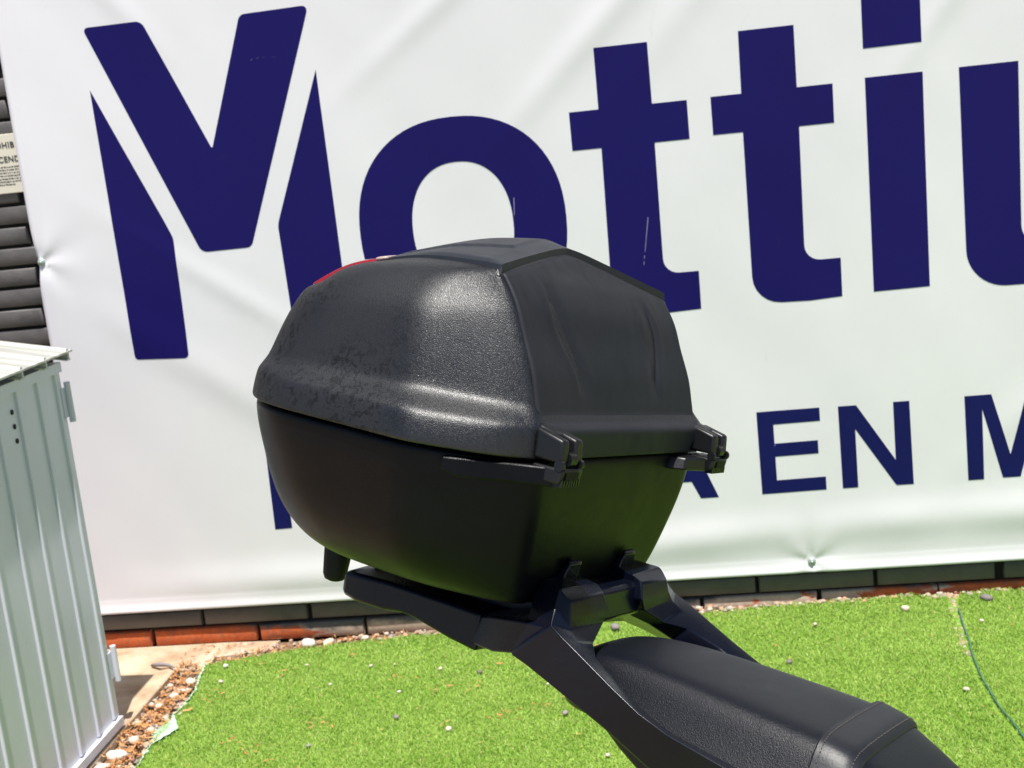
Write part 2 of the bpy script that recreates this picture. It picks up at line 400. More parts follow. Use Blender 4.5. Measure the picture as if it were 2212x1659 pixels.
tag(wall, 'black painted brick wall behind the white banner, paint peeled to red at its foot', 'wall')
bm = bmesh.new(); addbox(bm, (-.05, WALL + .017 + .12, 1.5), (7.9, .24, 3.1)); bmobj('mortar', bm, M['mortar'], wall)

# ------------------------------------------------------------------ banner
SCREWS = [(-1.570, 1.060), (.294, .139), (.95, .139), (-1.57, 2.0)]
BY = WALL - .008
def bdisp(x, z):
    d = .010
    d += .0035 * noise.noise((x * 1.6 + z * 1.3, x * .5 - z * .4, 2)) + .0012 * noise.noise((x * 6 + z * 4, x * 1 - z * 1.2, 7))
    # diagonal tension folds towards the upper right
    for (cx, cz, ang, wdt, amp, ln) in ((-.10, 1.50, .75, .035, .0038, .35), (-.45, 1.60, .62, .03, .003, .3), (.2, 1.62, .8, .04, .003, .35), (-1.1, .95, -.62, .03, .0025, .3), (-1.15, .72, -.62, .05, .004, .35), (-.85, .60, -.6, .04, .0025, .25), (.75, 1.55, .9, .03, .003, .3), (.95, .6, .7, .04, .003, .3), (-1.3, 1.7, -.9, .03, .003, .2)):
        u = (x - cx) * math.cos(ang) + (z - cz) * math.sin(ang); v = -(x - cx) * math.sin(ang) + (z - cz) * math.cos(ang)
        d += amp * math.exp(-(v / wdt) ** 2 - (u / ln) ** 2)
    for sx, sz in SCREWS:
        r = math.hypot(x - sx, z - sz); t = math.atan2(z - sz, x - sx)
        d -= (.005 if sx < -1 else .004) * math.exp(-(r / .03) ** 2)
        d += (.0014 if sx < -1 else .0012) * math.exp(-(r / .13) ** 2) * math.cos(5 * t + 1.2) * min(1, r / .02)
    # slack above the bottom hem
    zc = lerp(.180, .235, sm((x + .9) / 1.6)); m = .35 + .65 * sm(.5 + 1.6 * abs(noise.noise((x * 1.1 + .3, 0, 0)))) 
    if abs(x - .294) < .25: m *= .35 + .65 * (abs(x - .294) / .25)
    d += .007 * m * math.exp(-((z - zc) / .045) ** 2) * sm((x + 1.58) / .5)
    d += .005 * math.exp(-((z - .113) / .018) ** 2)
    d += .0007 * sm((.150 - z) / .004) + .0007 * sm((-1.545 - x) / .004)      # welded hem
    return d
GS = .01
xs = [-1.583 + GS * i for i in range(int(3.1 / GS))]; zs = [.113 + GS * .5 * i for i in range(24)]; zs += [zs[-1] + GS * (i + 1) for i in range(190)]
def ledge(z): return .006 * math.exp(-((z - 1.06) / .05) ** 2) + .004 * noise.noise((z * 2, 0, 3))
V = [(x + (ledge(z) if i == 0 else 0), BY - bdisp(x, z), z) for z in zs for i, x in enumerate(xs)]
n = len(xs); F = [(j * n + i, j * n + i + 1, (j + 1) * n + i + 1, (j + 1) * n + i) for j in range(len(zs) - 1) for i in range(n - 1)]
nv = len(V)
banner = obj('banner', V, F, M['vinyl'])
def surf_normals(me, eps=.004):
    ns = []
    for v in me.vertices:
        x, z = v.co.x, v.co.z; gx = (bdisp(x + eps, z) - bdisp(x - eps, z)) / (2 * eps); gz = (bdisp(x, z + eps) - bdisp(x, z - eps)) / (2 * eps)
        ns.append(Vector((-gx, -1, -gz)).normalized())
    me.normals_split_custom_set_from_vertices(ns)
for p in banner.data.polygons:
    if p.normal.y > 0: p.flip()
surf_normals(banner.data)
s_ = banner.modifiers.new('thick', 'SOLIDIFY'); s_.thickness = .0012; s_.offset = -1
tag(banner, 'large white vinyl banner with purple Mottiu lettering screwed to the brick wall', 'banner')
def fillet(pts, seg=6):
    out = []; n = len(pts)
    for i, (x, z, r) in enumerate(pts):
        p = Vector((x, z)); a = Vector(pts[i - 1][:2]); b = Vector(pts[(i + 1) % n][:2])
        if r <= 0: out.append((x, z)); continue
        da, db = (a - p), (b - p); ang = da.angle(db); t = min(r / max(math.tan(ang / 2), .05), da.length * .49, db.length * .49)
        A, B = p + da.normalized() * t, p + db.normalized() * t; k = .55
        for s in range(seg + 1):
            u = s / seg; c1 = A.lerp(p, k); c2 = B.lerp(p, k)
            q = A * (1 - u)**3 + c1 * 3 * u * (1 - u)**2 + c2 * 3 * u * u * (1 - u) + B * u**3
            out.append((q.x, q.y))
    return out
def letter(name, loops, mat):
    pts = [[Vector((x, z, 0)) for x, z in lp] for lp in loops]; tri = tessellate_polygon(pts); flat = [p for lp in pts for p in lp]
    bm = bmesh.new(); vs = [bm.verts.new((p.x, 0, p.y)) for p in flat]
    for t in tri:
        try: bm.faces.new([vs[i] for i in t])
        except ValueError: pass
    x0, x1 = min(p.x for p in flat), max(p.x for p in flat); z0, z1 = min(p.y for p in flat), max(p.y for p in flat)
    for x in xs:
        if x0 < x < x1: bmesh.ops.bisect_plane(bm, geom=bm.verts[:] + bm.edges[:] + bm.faces[:], plane_co=(x, 0, 0), plane_no=(1, 0, 0))
    for z in zs:
        if z0 < z < z1: bmesh.ops.bisect_plane(bm, geom=bm.verts[:] + bm.edges[:] + bm.faces[:], plane_co=(0, 0, z), plane_no=(0, 0, 1))
    bmesh.ops.triangulate(bm, faces=bm.faces)
    for v in bm.verts: v.co.y = BY - bdisp(v.co.x, v.co.z) - .0006
    bm.normal_update()
    for f in bm.faces:
        if f.normal.y > 0: f.normal_flip()
    me = bpy.data.meshes.new(name); bm.to_mesh(me); bm.free(); me.materials.append(mat)
    for p in me.polygons: p.use_smooth = True
    surf_normals(me)
    o = bpy.data.objects.new(name, me); COL.objects.link(o); o.parent = banner
LT = dict(
 logo_top=[[-1.363,1.613,.010],[-1.212,1.613,.022],[-1.082,1.294,.003],[-.968,1.601,.018],[-.797,1.604,.012],[-1.018,1.047,.018],[-1.147,1.046,.022]],
 logo_left=[[-1.368,1.466,0],[-1.231,1.130,.04],[-1.215,1.088,.04],[-1.221,.784,.012],[-1.364,.791,.010]],
 logo_right=[[-.799,1.454,0],[-.796,.972,0],[-.792,.786,.012],[-.938,.786,.012],[-.944,1.095,.05]],
 t1=[[-.133,1.431,0],[-.008,1.431,0],[-.008,1.290,.001],[.073,1.290,0],[.073,1.200,0],[-.009,1.200,.002],[-.012,.888,.036],[.071,.888,0],[.070,.796,0],[-.014,.793,.034],[-.142,.799,.11],[-.135,1.200,.001],[-.204,1.200,0],[-.204,1.290,0],[-.134,1.290,.001]],
 t2=[[.201,1.432,0],[.327,1.432,0],[.326,1.292,.001],[.407,1.292,0],[.406,1.203,0],[.326,1.203,.002],[.321,.889,.036],[.404,.889,0],[.403,.797,0],[.327,.793,.034],[.195,.797,.11],[.197,1.203,.001],[.128,1.203,0],[.128,1.291,0],[.199,1.291,.001]],
 i_=[[.480,1.297,0],[.609,1.297,0],[.605,.803,0],[.476,.801,0]], dot=[[.480,1.495,0],[.610,1.495,0],[.609,1.363,0],[.479,1.362,0]],
 u_=[[.689,1.298,0],[.819,1.298,0],[.816,.879,.07],[.912,.879,.07],[.912,1.298,0],[1.04,1.298,0],[1.045,.803,0],[.928,.801,0],[.925,.832,.004],[.873,.788,.06],[.691,.790,.15]])
letter('letter_m', [fillet(LT['logo_top'])], M['purple']); letter('letter_m', [fillet(LT['logo_left'])], M['purple']); letter('letter_m', [fillet(LT['logo_right'])], M['purple'])
def ell(cx, cz, a_, b_, n=2.25, N=72):
    r = []
    for i in range(N):
        t = 2 * math.pi * i / N; c, s = math.cos(t), math.sin(t)
        r.append((cx + a_ * math.copysign(abs(c) ** (2 / n), c), cz + b_ * math.copysign(abs(s) ** (2 / n), s)))
    return r
letter('letter_o', [ell(-.487, 1.047, .254, .263), ell(-.4855, 1.047, .1235, .156)], M['purple'])
letter('letter_t', [fillet(LT['t1'])], M['purple']); letter('letter_t', [fillet(LT['t2'])], M['purple'])
letter('letter_i', [fillet(LT['i_'])], M['purple']); letter('letter_i', [fillet(LT['dot'])], M['purple']); letter('letter_u', [fillet(LT['u_'], 10)], M['purple'])
SM = [('letter_e', [[[.183,.530],[.334,.530],[.334,.497],[.222,.496],[.222,.448],[.326,.449],[.326,.416],[.222,.415],[.222,.355],[.340,.356],[.340,.323],[.184,.322]]]),
 ('letter_n', [[[.378,.529],[.421,.529],[.508,.386],[.508,.530],[.546,.530],[.548,.322],[.507,.322],[.416,.470],[.416,.323],[.379,.323]]]),
 ('letter_m', [[[.674,.531],[.736,.531],[.776,.380],[.817,.531],[.878,.531],[.884,.321],[.846,.321],[.842,.487],[.798,.323],[.757,.323],[.714,.497],[.713,.322],[.676,.322]]]),
 ('letter_a', [[[-.052,.531],[-.003,.531],[.078,.322],[.034,.322],[.014,.366],[-.080,.366],[-.100,.322],[-.145,.322]], [[-.065,.407],[.000,.407],[-.030,.492]]])]
for nm, lp in SM: letter(nm, lp, M['navy'])
letter('letter_p', [fillet([[-1.058,.551,0],[-.931,.551,.05],[-.928,.400,.05],[-1.017,.396,0],[-1.017,.317,0],[-1.063,.316,0]]), fillet([[-1.017,.515,0],[-.960,.514,.02],[-.961,.437,.02],[-1.017,.436,0]])], M['navy'])
def scuff(pts, w):
    bm = bmesh.new()
    for (xa, za, xb, zb) in pts:
        q = [(xa - w, za), (xa + w, za), (xb + w * .6, zb), (xb - w * .6, zb)]
        bm.faces.new([bm.verts.new((x, BY - bdisp(x, z) - .0011, z)) for x, z in q])
    bmobj('scuff', bm, M['scuff'], banner)
scuff([(-.3550, 1.104, -.3580, 1.062)], .0011)
scuff([(-.0390, 1.027, -.0530, .945), (-.0545, .936, -.0560, .929), (-.0570, .922, -.0585, .914)], .0011)
scuff([(-.955, 1.492, -.950, 1.495), (-.940, 1.495, -.935, 1.497), (-.925, 1.496, -.920, 1.497), (-.900, 1.494, -.894, 1.493)], .0010)
for sx, sz in SCREWS[:3]:
    y = BY - bdisp(sx, sz)
    prof = [(.0, -.0075), (.003, -.0075), (.0032, -.005), (.0055, -.005), (.0085, -.0035), (.0105, .0), (.0105, .004)]
    V, F = [], []
    for (r, dy) in prof:
        for k in range(20): V.append((sx + max(r, .0003) * math.cos(k * math.pi / 10), y + dy - .001, sz + max(r, .0003) * math.sin(k * math.pi / 10)))
    for i in range(len(prof) - 1):
        for k in range(20): F.append((i * 20 + k, i * 20 + (k + 1) % 20, (i + 1) * 20 + (k + 1) % 20, (i + 1) * 20 + k))
    obj('screw', V, F, M['steel'], banner)

# sign on the wall, left of the banner
bm = bmesh.new(); addbox(bm, (-1.68, WALL - .003, 1.312), (.28, .004, .146)); bmesh.ops.bevel(bm, geom=bm.edges[:], offset=.001, segments=1, affect='EDGES')
sign = bmobj('notice_sign', bm, M['sign']); tag(sign, 'small cream notice plate with black writing on the bricks at the left edge', 'sign')
def text(s, x_right, z, size, parent):
    cu = bpy.data.curves.new('writing', 'FONT'); cu.body = s; cu.size = size; cu.align_x = 'RIGHT'; cu.extrude = .0003; cu.offset = size * .018; cu.space_character = 1.08
    t = bpy.data.objects.new('writing', cu); COL.objects.link(t); t.location = (x_right, WALL - .0056, z); t.rotation_euler = (math.pi / 2, 0, 0)
    bpy.context.view_layer.update(); dg = bpy.context.evaluated_depsgraph_get(); me = bpy.data.meshes.new_from_object(t.evaluated_get(dg))
    me.transform(t.matrix_world); me.materials.clear(); me.materials.append(M['ink']); bpy.data.objects.remove(t)
    o = bpy.data.objects.new('writing', me); COL.objects.link(o); o.parent = parent; o.name = 'writing'
text('PROHIB', -1.5935, 1.351, .0205, sign); text('ENCEND', -1.5840, 1.316, .0205, sign)
bm = bmesh.new()
for r in range(7):
    x = -1.80
    while x < -1.59 - (.02 if r == 6 else 0):
        wd = random.uniform(.002, .009); addbox(bm, (x + wd / 2, WALL - .0054, 1.304 - r * .0072 + random.uniform(-.0004, .0004)), (wd, .0008, random.uniform(.0016, .0026))); x += wd + random.uniform(.001, .003)
bmobj('writing', bm, M['ink'], sign)

# ------------------------------------------------------------------ cabinet
cab = empty('metal_cabinet', Matrix.Translation((-1.62, 2.3, 0)), 'pale grey ribbed metal cabinet with white tin roof at the left edge', 'cabinet')
CO = (-1.62, 2.3, 0)
X1, Ya, Yb, HT = -1.335, 1.95, 2.640, .872
bm = bmesh.new(); addbox(bm, (-1.655, (Ya + Yb) / 2, .455), (.60, Yb - Ya, .83)); 
for v in bm.verts: v.co -= Vector(CO)
bmobj('body', bm, M['cab'], cab)
bm = bmesh.new()   # door: ribbed sheet with frame
addbox(bm, (-1.345, (Ya + Yb) / 2 + .002, .452), (.018, Yb - Ya + .004, .84))
ribs = []
y = 2.635
seam_ys = [2.613, 2.530, 2.440, 2.350, 2.255, 2.160, 2.065, 1.975]
bmesh.ops.bevel(bm, geom=bm.edges[:], offset=.0025, segments=2, affect='EDGES')
for sy in seam_ys:
    h = .0045
    prof = [(X1 - .002, sy - .0045), (X1 + h - .001, sy - .0035), (X1 + h, sy - .002), (X1 + h, sy + .0015), (X1 - .002, sy + .003)]
    lo = [bm.verts.new((a_, b_, .045)) for a_, b_ in prof]; hi = [bm.verts.new((a_, b_, .855)) for a_, b_ in prof]
    for i in range(4): bm.faces.new((lo[i], lo[i + 1], hi[i + 1], hi[i]))
    bm.faces.new(lo); bm.faces.new(hi[::-1])
addbox(bm, (X1 + .004, (Ya + Yb) / 2, .030), (.012, Yb - Ya, .020)); addbox(bm, (X1 + .002, (Ya + Yb) / 2, .862), (.010, Yb - Ya, .022))
for v in bm.verts: v.co -= Vector(CO)
door = bmobj('door', bm, M['cab'], cab, auto=20)
bm = bmesh.new()
for hz in (.812, .782, .752):
    V, F = [], []
    ring = [bm.verts.new((X1 + .0006 - CO[0], 2.415 + .0055 * math.cos(k * math.pi / 6) - CO[1], hz + .0055 * math.sin(k * math.pi / 6))) for k in range(12)]
    r2 = [bm.verts.new((X1 + .0030 - CO[0], 2.415 + .0075 * math.cos(k * math.pi / 6) - CO[1], hz + .0075 * math.sin(k * math.pi / 6))) for k in range(12)]
    bm.faces.new(ring)
    r3 = [bm.verts.new((X1 - CO[0] , 2.415 + .009 * math.cos(k * math.pi / 6) - CO[1], hz + .009 * math.sin(k * math.pi / 6))) for k in range(12)]
bm2 = bmesh.new()
for hz in (.812, .782, .752):
    ring = [bm2.verts.new((X1 + .0012 - CO[0], 2.415 + .0050 * math.cos(k * math.pi / 6) - CO[1], hz + .0055 * math.sin(k * math.pi / 6))) for k in range(12)]
    ring2 = [bm2.verts.new((X1 - .004 - CO[0], 2.415 + .0050 * math.cos(k * math.pi / 6) - CO[1], hz + .0055 * math.sin(k * math.pi / 6))) for k in range(12)]
    bm2.faces.new(ring)
    for k in range(12): bm2.faces.new((ring[k], ring[(k + 1) % 12], ring2[(k + 1) % 12], ring2[k]))
bm.free(); bmobj('bolt_hole', bm2, M['black'], door)
for (z0, z1) in ((.735, .825), (.12, .205)):
    V, F = tube([(X1 + .005, Yb + .016, z0), (X1 + .005, Yb + .016, z1)], .007, 10)
    bm = bmesh.new(); vs = [bm.verts.new(Vector(v) - Vector(CO)) for v in V]
    for f in F: bm.faces.new([vs[i] for i in f])
    fs = addbox(bm, (X1 - .002 - CO[0], Yb + .006 - CO[1], (z0 + z1) / 2), (.006, .026, (z1 - z0) * .72))
    bmobj('door_hinge', bm, M['cab'], cab, auto=40)
# base angle
bm = bmesh.new(); addbox(bm, (-1.652 - CO[0], (Ya + Yb) / 2 - CO[1], .012), (.61, Yb - Ya - .01, .022)); bmobj('base', bm, M['roofm'], cab)
# roof of rib-edged tin panels, sloping up to the left
bm = bmesh.new()
def rz(x): return .893 + .20 * (-1.312 - x)
addpoly8(bm, [(-2.05 - CO[0], Ya - .03 - CO[1], rz(-2.05) - .004), (-1.312 - CO[0], Ya - .03 - CO[1], rz(-1.312) - .004), (-1.312 - CO[0], 2.672 - CO[1], rz(-1.312) - .004), (-2.05 - CO[0], 2.672 - CO[1], rz(-2.05) - .004),
              (-2.05 - CO[0], Ya - .03 - CO[1], rz(-2.05)), (-1.312 - CO[0], Ya - .03 - CO[1], rz(-1.312)), (-1.312 - CO[0], 2.672 - CO[1], rz(-1.312)), (-2.05 - CO[0], 2.672 - CO[1], rz(-2.05))])
for k in range(7):
    yy = 2.655 - k * .105
    for (xa, xb) in ((-2.05, -1.314),):
        addpoly8(bm, [(xa - CO[0], yy - .003 - CO[1], rz(xa) - .018), (xb - CO[0], yy - .003 - CO[1], rz(xb) - .018), (xb - CO[0], yy + .003 - CO[1], rz(xb) - .018), (xa - CO[0], yy + .003 - CO[1], rz(xa) - .018),
                      (xa - CO[0], yy - .003 - CO[1], rz(xa) - .004), (xb - CO[0], yy - .003 - CO[1], rz(xb) - .004), (xb - CO[0], yy + .003 - CO[1], rz(xb) - .004), (xa - CO[0], yy + .003 - CO[1], rz(xa) - .004)])
        addpoly8(bm, [(xa - CO[0], yy - .012 - CO[1], rz(xa) - .021), (xb - CO[0], yy - .012 - CO[1], rz(xb) - .021), (xb - CO[0], yy + .006 - CO[1], rz(xb) - .021), (xa - CO[0], yy + .006 - CO[1], rz(xa) - .021),
                      (xa - CO[0], yy - .012 - CO[1], rz(xa) - .018), (xb - CO[0], yy - .012 - CO[1], rz(xb) - .018), (xb - CO[0], yy + .006 - CO[1], rz(xb) - .018), (xa - CO[0], yy + .006 - CO[1], rz(xa) - .018)])
        addpoly8(bm, [(xa - CO[0], yy - .010 - CO[1], rz(xa)), (xb - CO[0], yy - .010 - CO[1], rz(xb)), (xb - CO[0], yy + .004 - CO[1], rz(xb)), (xa - CO[0], yy + .004 - CO[1], rz(xa)),
                      (xa - CO[0], yy - .006 - CO[1], rz(xa) + .005), (xb - CO[0], yy - .006 - CO[1], rz(xb) + .005), (xb - CO[0], yy - CO[1], rz(xb) + .005), (xa - CO[0], yy - CO[1], rz(xa) + .005)])
bmobj('roof', bm, M['roofm'], cab)

# ------------------------------------------------------------------ slab, gravel, litter, stones
def slab_v(x0, x1, y0, y1, z):
    return [(x0, y0, -.01), (x1, y0, -.01), (x1 - .0, y1, -.01), (x0, y1, -.01), (x0, y0, z), (x1, y0, z), (x1, y1, z), (x0, y1, z)]
bm = bmesh.new(); addpoly8(bm, slab_v(-2.6, -1.325, 1.4, 2.955, .012)); bmesh.ops.bevel(bm, geom=bm.edges[:], offset=.003, segments=1, affect='EDGES')
o = bmobj('cement_slab', bm, M['slab']); tag(o, kind='structure')
bm = bmesh.new(); addpoly8(bm, slab_v(-2.6, -1.245, 2.960, WALL + .001, .006)); addpoly8(bm, [(-1.245, 3.04, -.01), (-1.12, 3.07, -.01), (-1.10, WALL + .001, -.01), (-1.245, WALL + .001, -.01), (-1.245, 3.04, .004), (-1.12, 3.07, .002), (-1.10, WALL + .001, .003), (-1.245, WALL + .001, .006)])
o = bmobj('cement_slab', bm, M['slab']); tag(o, kind='structure')
ico = bmesh.new(); bmesh.ops.create_icosphere(ico, subdivisions=2, radius=1); ICV = np.array([v.co[:] for v in ico.verts]); ICF = np.array([[v.index for v in f.verts] for f in ico.faces]); ico.free()
def stone_v(r, flat=.6):
    ph = random.uniform(0, 99); a = ICV.copy()
    for i in range(len(a)): a[i] *= 1 + .28 * noise.noise((a[i][0] * 1.2 + ph, a[i][1] * 1.2, a[i][2] * 1.2))
    a *= np.array([r * random.uniform(.8, 1.35), r * random.uniform(.7, 1), r * flat]); t = random.uniform(0, 6.28)
    R_ = np.array([[math.cos(t), -math.sin(t), 0], [math.sin(t), math.cos(t), 0], [0, 0, 1]]); return a @ R_.T
def stones(name, spots, mat):
    cs, fs, n = [], [], 0
    for (x, y, z, r) in spots: cs.append(stone_v(r) + [x, y, z]); fs.append(ICF + n); n += len(ICV)
    o = mesh_np(name, np.concatenate(cs), np.concatenate(fs), mat)
    for p in o.data.polygons: p.use_smooth = True
    return o
sp = []
for _ in range(650):   # along the foot of the wall
    x = random.uniform(-1.22, 1.3); yf = turf_far(x); y = random.uniform(yf - .008, WALL - .004)
    k = .028 * sm((x + 1.1) / .9); sp.append((x, y, .002 + k + random.uniform(-.003, .003), random.choice((.003, .004, .006, .008))))
for _ in range(420):   # between slab and turf
    y = random.uniform(2.0, 3.0); xl = turf_left(y); x = random.uniform(-1.322, xl + .012) if y < 2.95 else random.uniform(-1.24, xl + .04); sp.append((x, y, .0 + random.uniform(-.002, .003), random.choice((.003, .005, .007, .010))))
for _ in range(60):    # in the open seam
    y = random.uniform(2.78, 3.1); x = seam_x(y) - .004 + random.uniform(-.012, .012); sp.append((x, y, turf_z(x, y), random.uniform(.002, .006)))
o = stones('gravel', sp, M['gravel']); tag(o, 'mixed gravel in the gap between turf, slab and wall', 'gravel', kind='stuff')
o = obj('soil_bank', *grid(-1.30, 2.0, 3.0, WALL + .004, 60, 4, lambda x, y: -.004 + (.028 * sm((x + 1.1) / .9)) * sm((y - 3.02) / .05)), M['soil']); tag(o, kind='structure')
# litter: little curled flakes
cs, fs, n = [], [], 0
def flake(x, y, z, s):
    t = random.uniform(0, 6.28); c_, s2 = math.cos(t), math.sin(t); l, w_ = s * random.uniform(.8, 2.2), s * random.uniform(.25, .6); q = random.uniform(-.5, .5)
    pts = []
    for u in (-1, -.3, .3, 1):
        ww = w_ * (1 - .7 * abs(u)); zz = abs(u) * s * random.uniform(.1, .6)
        for v in (-1, 1): px, py = u * l * .5, v * ww * .5 + q * u * u * l * .4; pts.append((x + px * c_ - py * s2, y + px * s2 + py * c_, z + zz + v * ww * .2))
    return np.array(pts), np.array([(0, 2, 3), (0, 3, 1), (2, 4, 5), (2, 5, 3), (4, 6, 7), (4, 7, 5)])
def put(x, y, z, s):
    global n
    a_, b_ = flake(x, y, z, s); cs.append(a_); fs.append(b_ + n); n += 8
for _ in range(950):
    y = random.uniform(2.1, 3.0); x = random.gauss(turf_left(y) - .045, .022); put(min(max(x, -1.318), -1.18), y, random.uniform(.001, .014), random.uniform(.006, .014))
for _ in range(260): x = random.uniform(-1.25, -.75); put(x, turf_far(x) + random.uniform(-.01, .05), random.uniform(.004, .015), random.uniform(.005, .012))
for _ in range(60): put(random.uniform(-1.34, -1.2), random.uniform(2.97, 3.12), .008, random.uniform(.004, .01))
cl = [(random.uniform(-1.2, -.2), random.uniform(2.4, 3.05)) for _ in range(22)]
for cx, cy in cl:
    for _ in range(random.randint(3, 12)): x, y = random.gauss(cx, .018), random.gauss(cy, .014); put(x, y, turf_z(x, y) + .009, random.uniform(.004, .009))
for _ in range(240): x, y = random.uniform(-1.2, .95), random.uniform(2.2, 3.08); put(x, y, turf_z(x, y) + .008, random.uniform(.003, .006))
o = mesh_np('leaf_litter', np.concatenate(cs), np.concatenate(fs), M['litter'])
tag(o, 'dry orange brown leaf litter along the turf edge beside the slab', 'leaf litter', kind='stuff')
def stone(x, y, z, r, mat, name, label, group=None, flat=.6):
    a_ = stone_v(r, flat); o = mesh_np(name, a_, ICF, mat)
    for p in o.data.polygons: p.use_smooth = True
    o.location = (x, y, z); tag(o, label, 'stone', group); return o
stone(-1.005, 3.075, .012, .021, M['pale'], 'stone', 'large cream stone against the brick wall beyond the turf corner', flat=.75)
stone(-.955, 3.085, .008, .016, M['pale'], 'stone', 'tan stone just right of the large cream one at the wall')
stone(-.86, 3.10, .010, .009, M['pale'], 'stone', 'small white stone at the wall foot left of the bike rack')
stone(-1.268, 2.80, .010, .012, M['pale'], 'stone', 'white stone in leaf litter halfway down the slab edge')
stone(-1.285, 2.745, .010, .011, M['pale'], 'stone', 'second pale stone in the litter, just nearer than the halfway one')
stone(-1.255, 2.88, .010, .013, M['pale'], 'stone', 'tan stone in the litter near the slab corner')
stone(-1.285, 2.50, .012, .020, M['pale'], 'stone', 'big cream stone by the cabinet foot at the bottom edge')
stone(-1.275, 2.57, .012, .015, M['pale'], 'stone', 'white rounded stone just behind the big cream one by the cabinet')
stone(-1.255, 2.62, .010, .012, M['pale'], 'stone', 'tan stone in litter where the torn turf edge shows')
stone(-1.30, 2.455, .008, .014, M['pale'], 'stone', 'cream stone half cut by the bottom edge near the cabinet')
stone(-.202, 3.016, .036, .013, M['grey'], 'stone', 'dark grey stone on the turf just behind the seat')
pd = [(-1.19, 2.955, .007), (-1.17, 2.86, .006), (-.97, 2.93, .004), (-.80, 2.90, .006), (-.74, 2.90, .003), (-.88, 2.81, .005), (-.70, 2.75, .004), (-.62, 2.86, .006), (-.55, 2.55, .008), (-.35, 2.75, .004), (.28, 2.98, .006), (.55, 2.62, .007), (.66, 2.95, .005), (-.20, 2.40, .006)]
for x, y, r in pd: stone(x, y, turf_z(x, y) + .008, r, M['pale'], 'pebble', 'tiny pale pebble lying loose on the green turf', 'pale pebbles scattered on the turf')
for x, y, r in [(-.52, 2.83, .008), (-.55, 2.98, .006), (-.30, 2.60, .007), (.20, 2.80, .008), (.09, 2.86, .007), (-.68, 2.62, .007), (-.85, 2.50, .006)]: stone(x, y, turf_z(x, y) + .008, r, M['grey'], 'pebble', 'tiny dark grey pebble lying loose on the green turf', 'dark pebbles scattered on the turf')
stone(.50, 3.03, .036, .012, M['pale'], 'stone', 'flat pale stone on the turf left of the open seam'); stone(.70, 3.07, .036, .013, M['grey'], 'stone', 'grey stone on turf right of the seam at the wall')
# cord in the turf seam
path = []
for i in range(90):
    y = lerp(3.02, .95, i / 89); x = seam_x(y) + .004; path.append((x + .002 * noise.noise((y * 12, 0, 0)), y, turf_z(x, y) + .007 + .002 * noise.noise((y * 20, 2, 0))))
V, F = tube(path, .0019, 6)
tag(obj('green_cord', V, F, M['cord']), 'frayed green cord lying in the turf seam at the right', 'cord')
# torn woven backing strip showing at the left turf edge
V, F = [], []
for i in range(200):
    y = lerp(2.45, 2.99, i / 199); w_ = .004 + .044 * max(0, 1 - abs(y - 2.615) / .07) + .005 * max(0, 1 - abs(y - 2.93) / .06); x = turf_left(y); q = .006 * noise.noise((y * 60, 1, 0)) + .004 * noise.noise((y * 140, 3, 0))
    V += [(x - .3 * w_ + q, y, .006), (x + w_ + q, y, .014)]
F = [(2 * i, 2 * i + 1, 2 * i + 3, 2 * i + 2) for i in range(199)]
o = obj('turf_backing_strip', V, F, M['mesh']); s_ = o.modifiers.new('t', 'SOLIDIFY'); s_.thickness = .001
tag(o, 'pale green torn backing cloth along the left edge of the turf', 'turf backing')
# dry twig on the slab by the cabinet
V, F = tube([(-1.40, 2.99, .012), (-1.37, 2.97, .022), (-1.35, 2.98, .014), (-1.325, 2.955, .018)], [.004, .006, .004, .002], 6)
tag(obj('dry_twig', V, F, M['grey']), 'dark dry twig lying on the slab behind the cabinet', 'twig')

# ------------------------------------------------------------------ bike frame of reference (leaning on its stand)
FX, FY, FZ = Vector((.87041, -.46829, -.15195)), Vector((.42773, .87212, -.23762)), Vector((.2438, .14183, .9594))
CEN = Vector((-.0373, 1.20585, -.32095 + CAMH))
BR = Matrix((FX, FY, FZ)).transposed()
def bike_mw(off): return Matrix.Translation(CEN + BR @ Vector(off)) @ BR.to_4x4()

# ---------------------------------- top box
TB = (-.19, 0, -.16)
tbox = empty('top_box', bike_mw(TB), 'black plastic motorcycle top box with dusty textured lid, on the rear rack', 'top box')
def roundring(pts, seg=5, esub=3):
    """pts: list of (x, y, z, r) closed; equal vertex count for every ring"""
    n = len(pts); out = []
    fil = []
    for i in range(n):
        p = Vector(pts[i][:3]); a_ = Vector(pts[i - 1][:3]); b_ = Vector(pts[(i + 1) % n][:3]); r = pts[i][3]
        A = p + (a_ - p) * min(.46, r / max((a_ - p).length, 1e-6)); B = p + (b_ - p) * min(.46, r / max((b_ - p).length, 1e-6))
        fil.append([A * (1 - u)**2 + p * 2 * u * (1 - u) + B * u * u for u in [k / seg for k in range(seg + 1)]])
    for i in range(n):
        out += fil[i]; A, B = fil[i][-1], fil[(i + 1) % n][0]
        out += [A.lerp(B, (k + 1) / (esub + 1)) for k in range(esub)]
    return out
def zroof(x, y):
    r = ctab(-x, [(0, .190), (.121, .184), (.20, .1775), (.265, .165), (.31, .153), (.345, .140), (.40, .118)])
    return r - .198 * math.sqrt(y * y + .0004) + .0038
def ring_pts(A, A2, B, C, D, E, zf, rr=(.010, .05, .014, .05, .08, .09)):
    pts = []
    for s, seq in ((-1, ((A, rr[0]), (A2, rr[1]), (B, rr[2]), (C, rr[3]), (D, rr[4]))),):
        for (x, y), r in seq: pts.append((x, -y, zf(x, y), r))
    pts.append((E, 0, zf(E, 0), rr[5]))
    for (x, y), r in ((D, rr[4]), (C, rr[3]), (B, rr[2]), (A2, rr[1]), (A, rr[0])): pts.append((x, y, zf(x, y), r))
    return pts
lid_rings = []
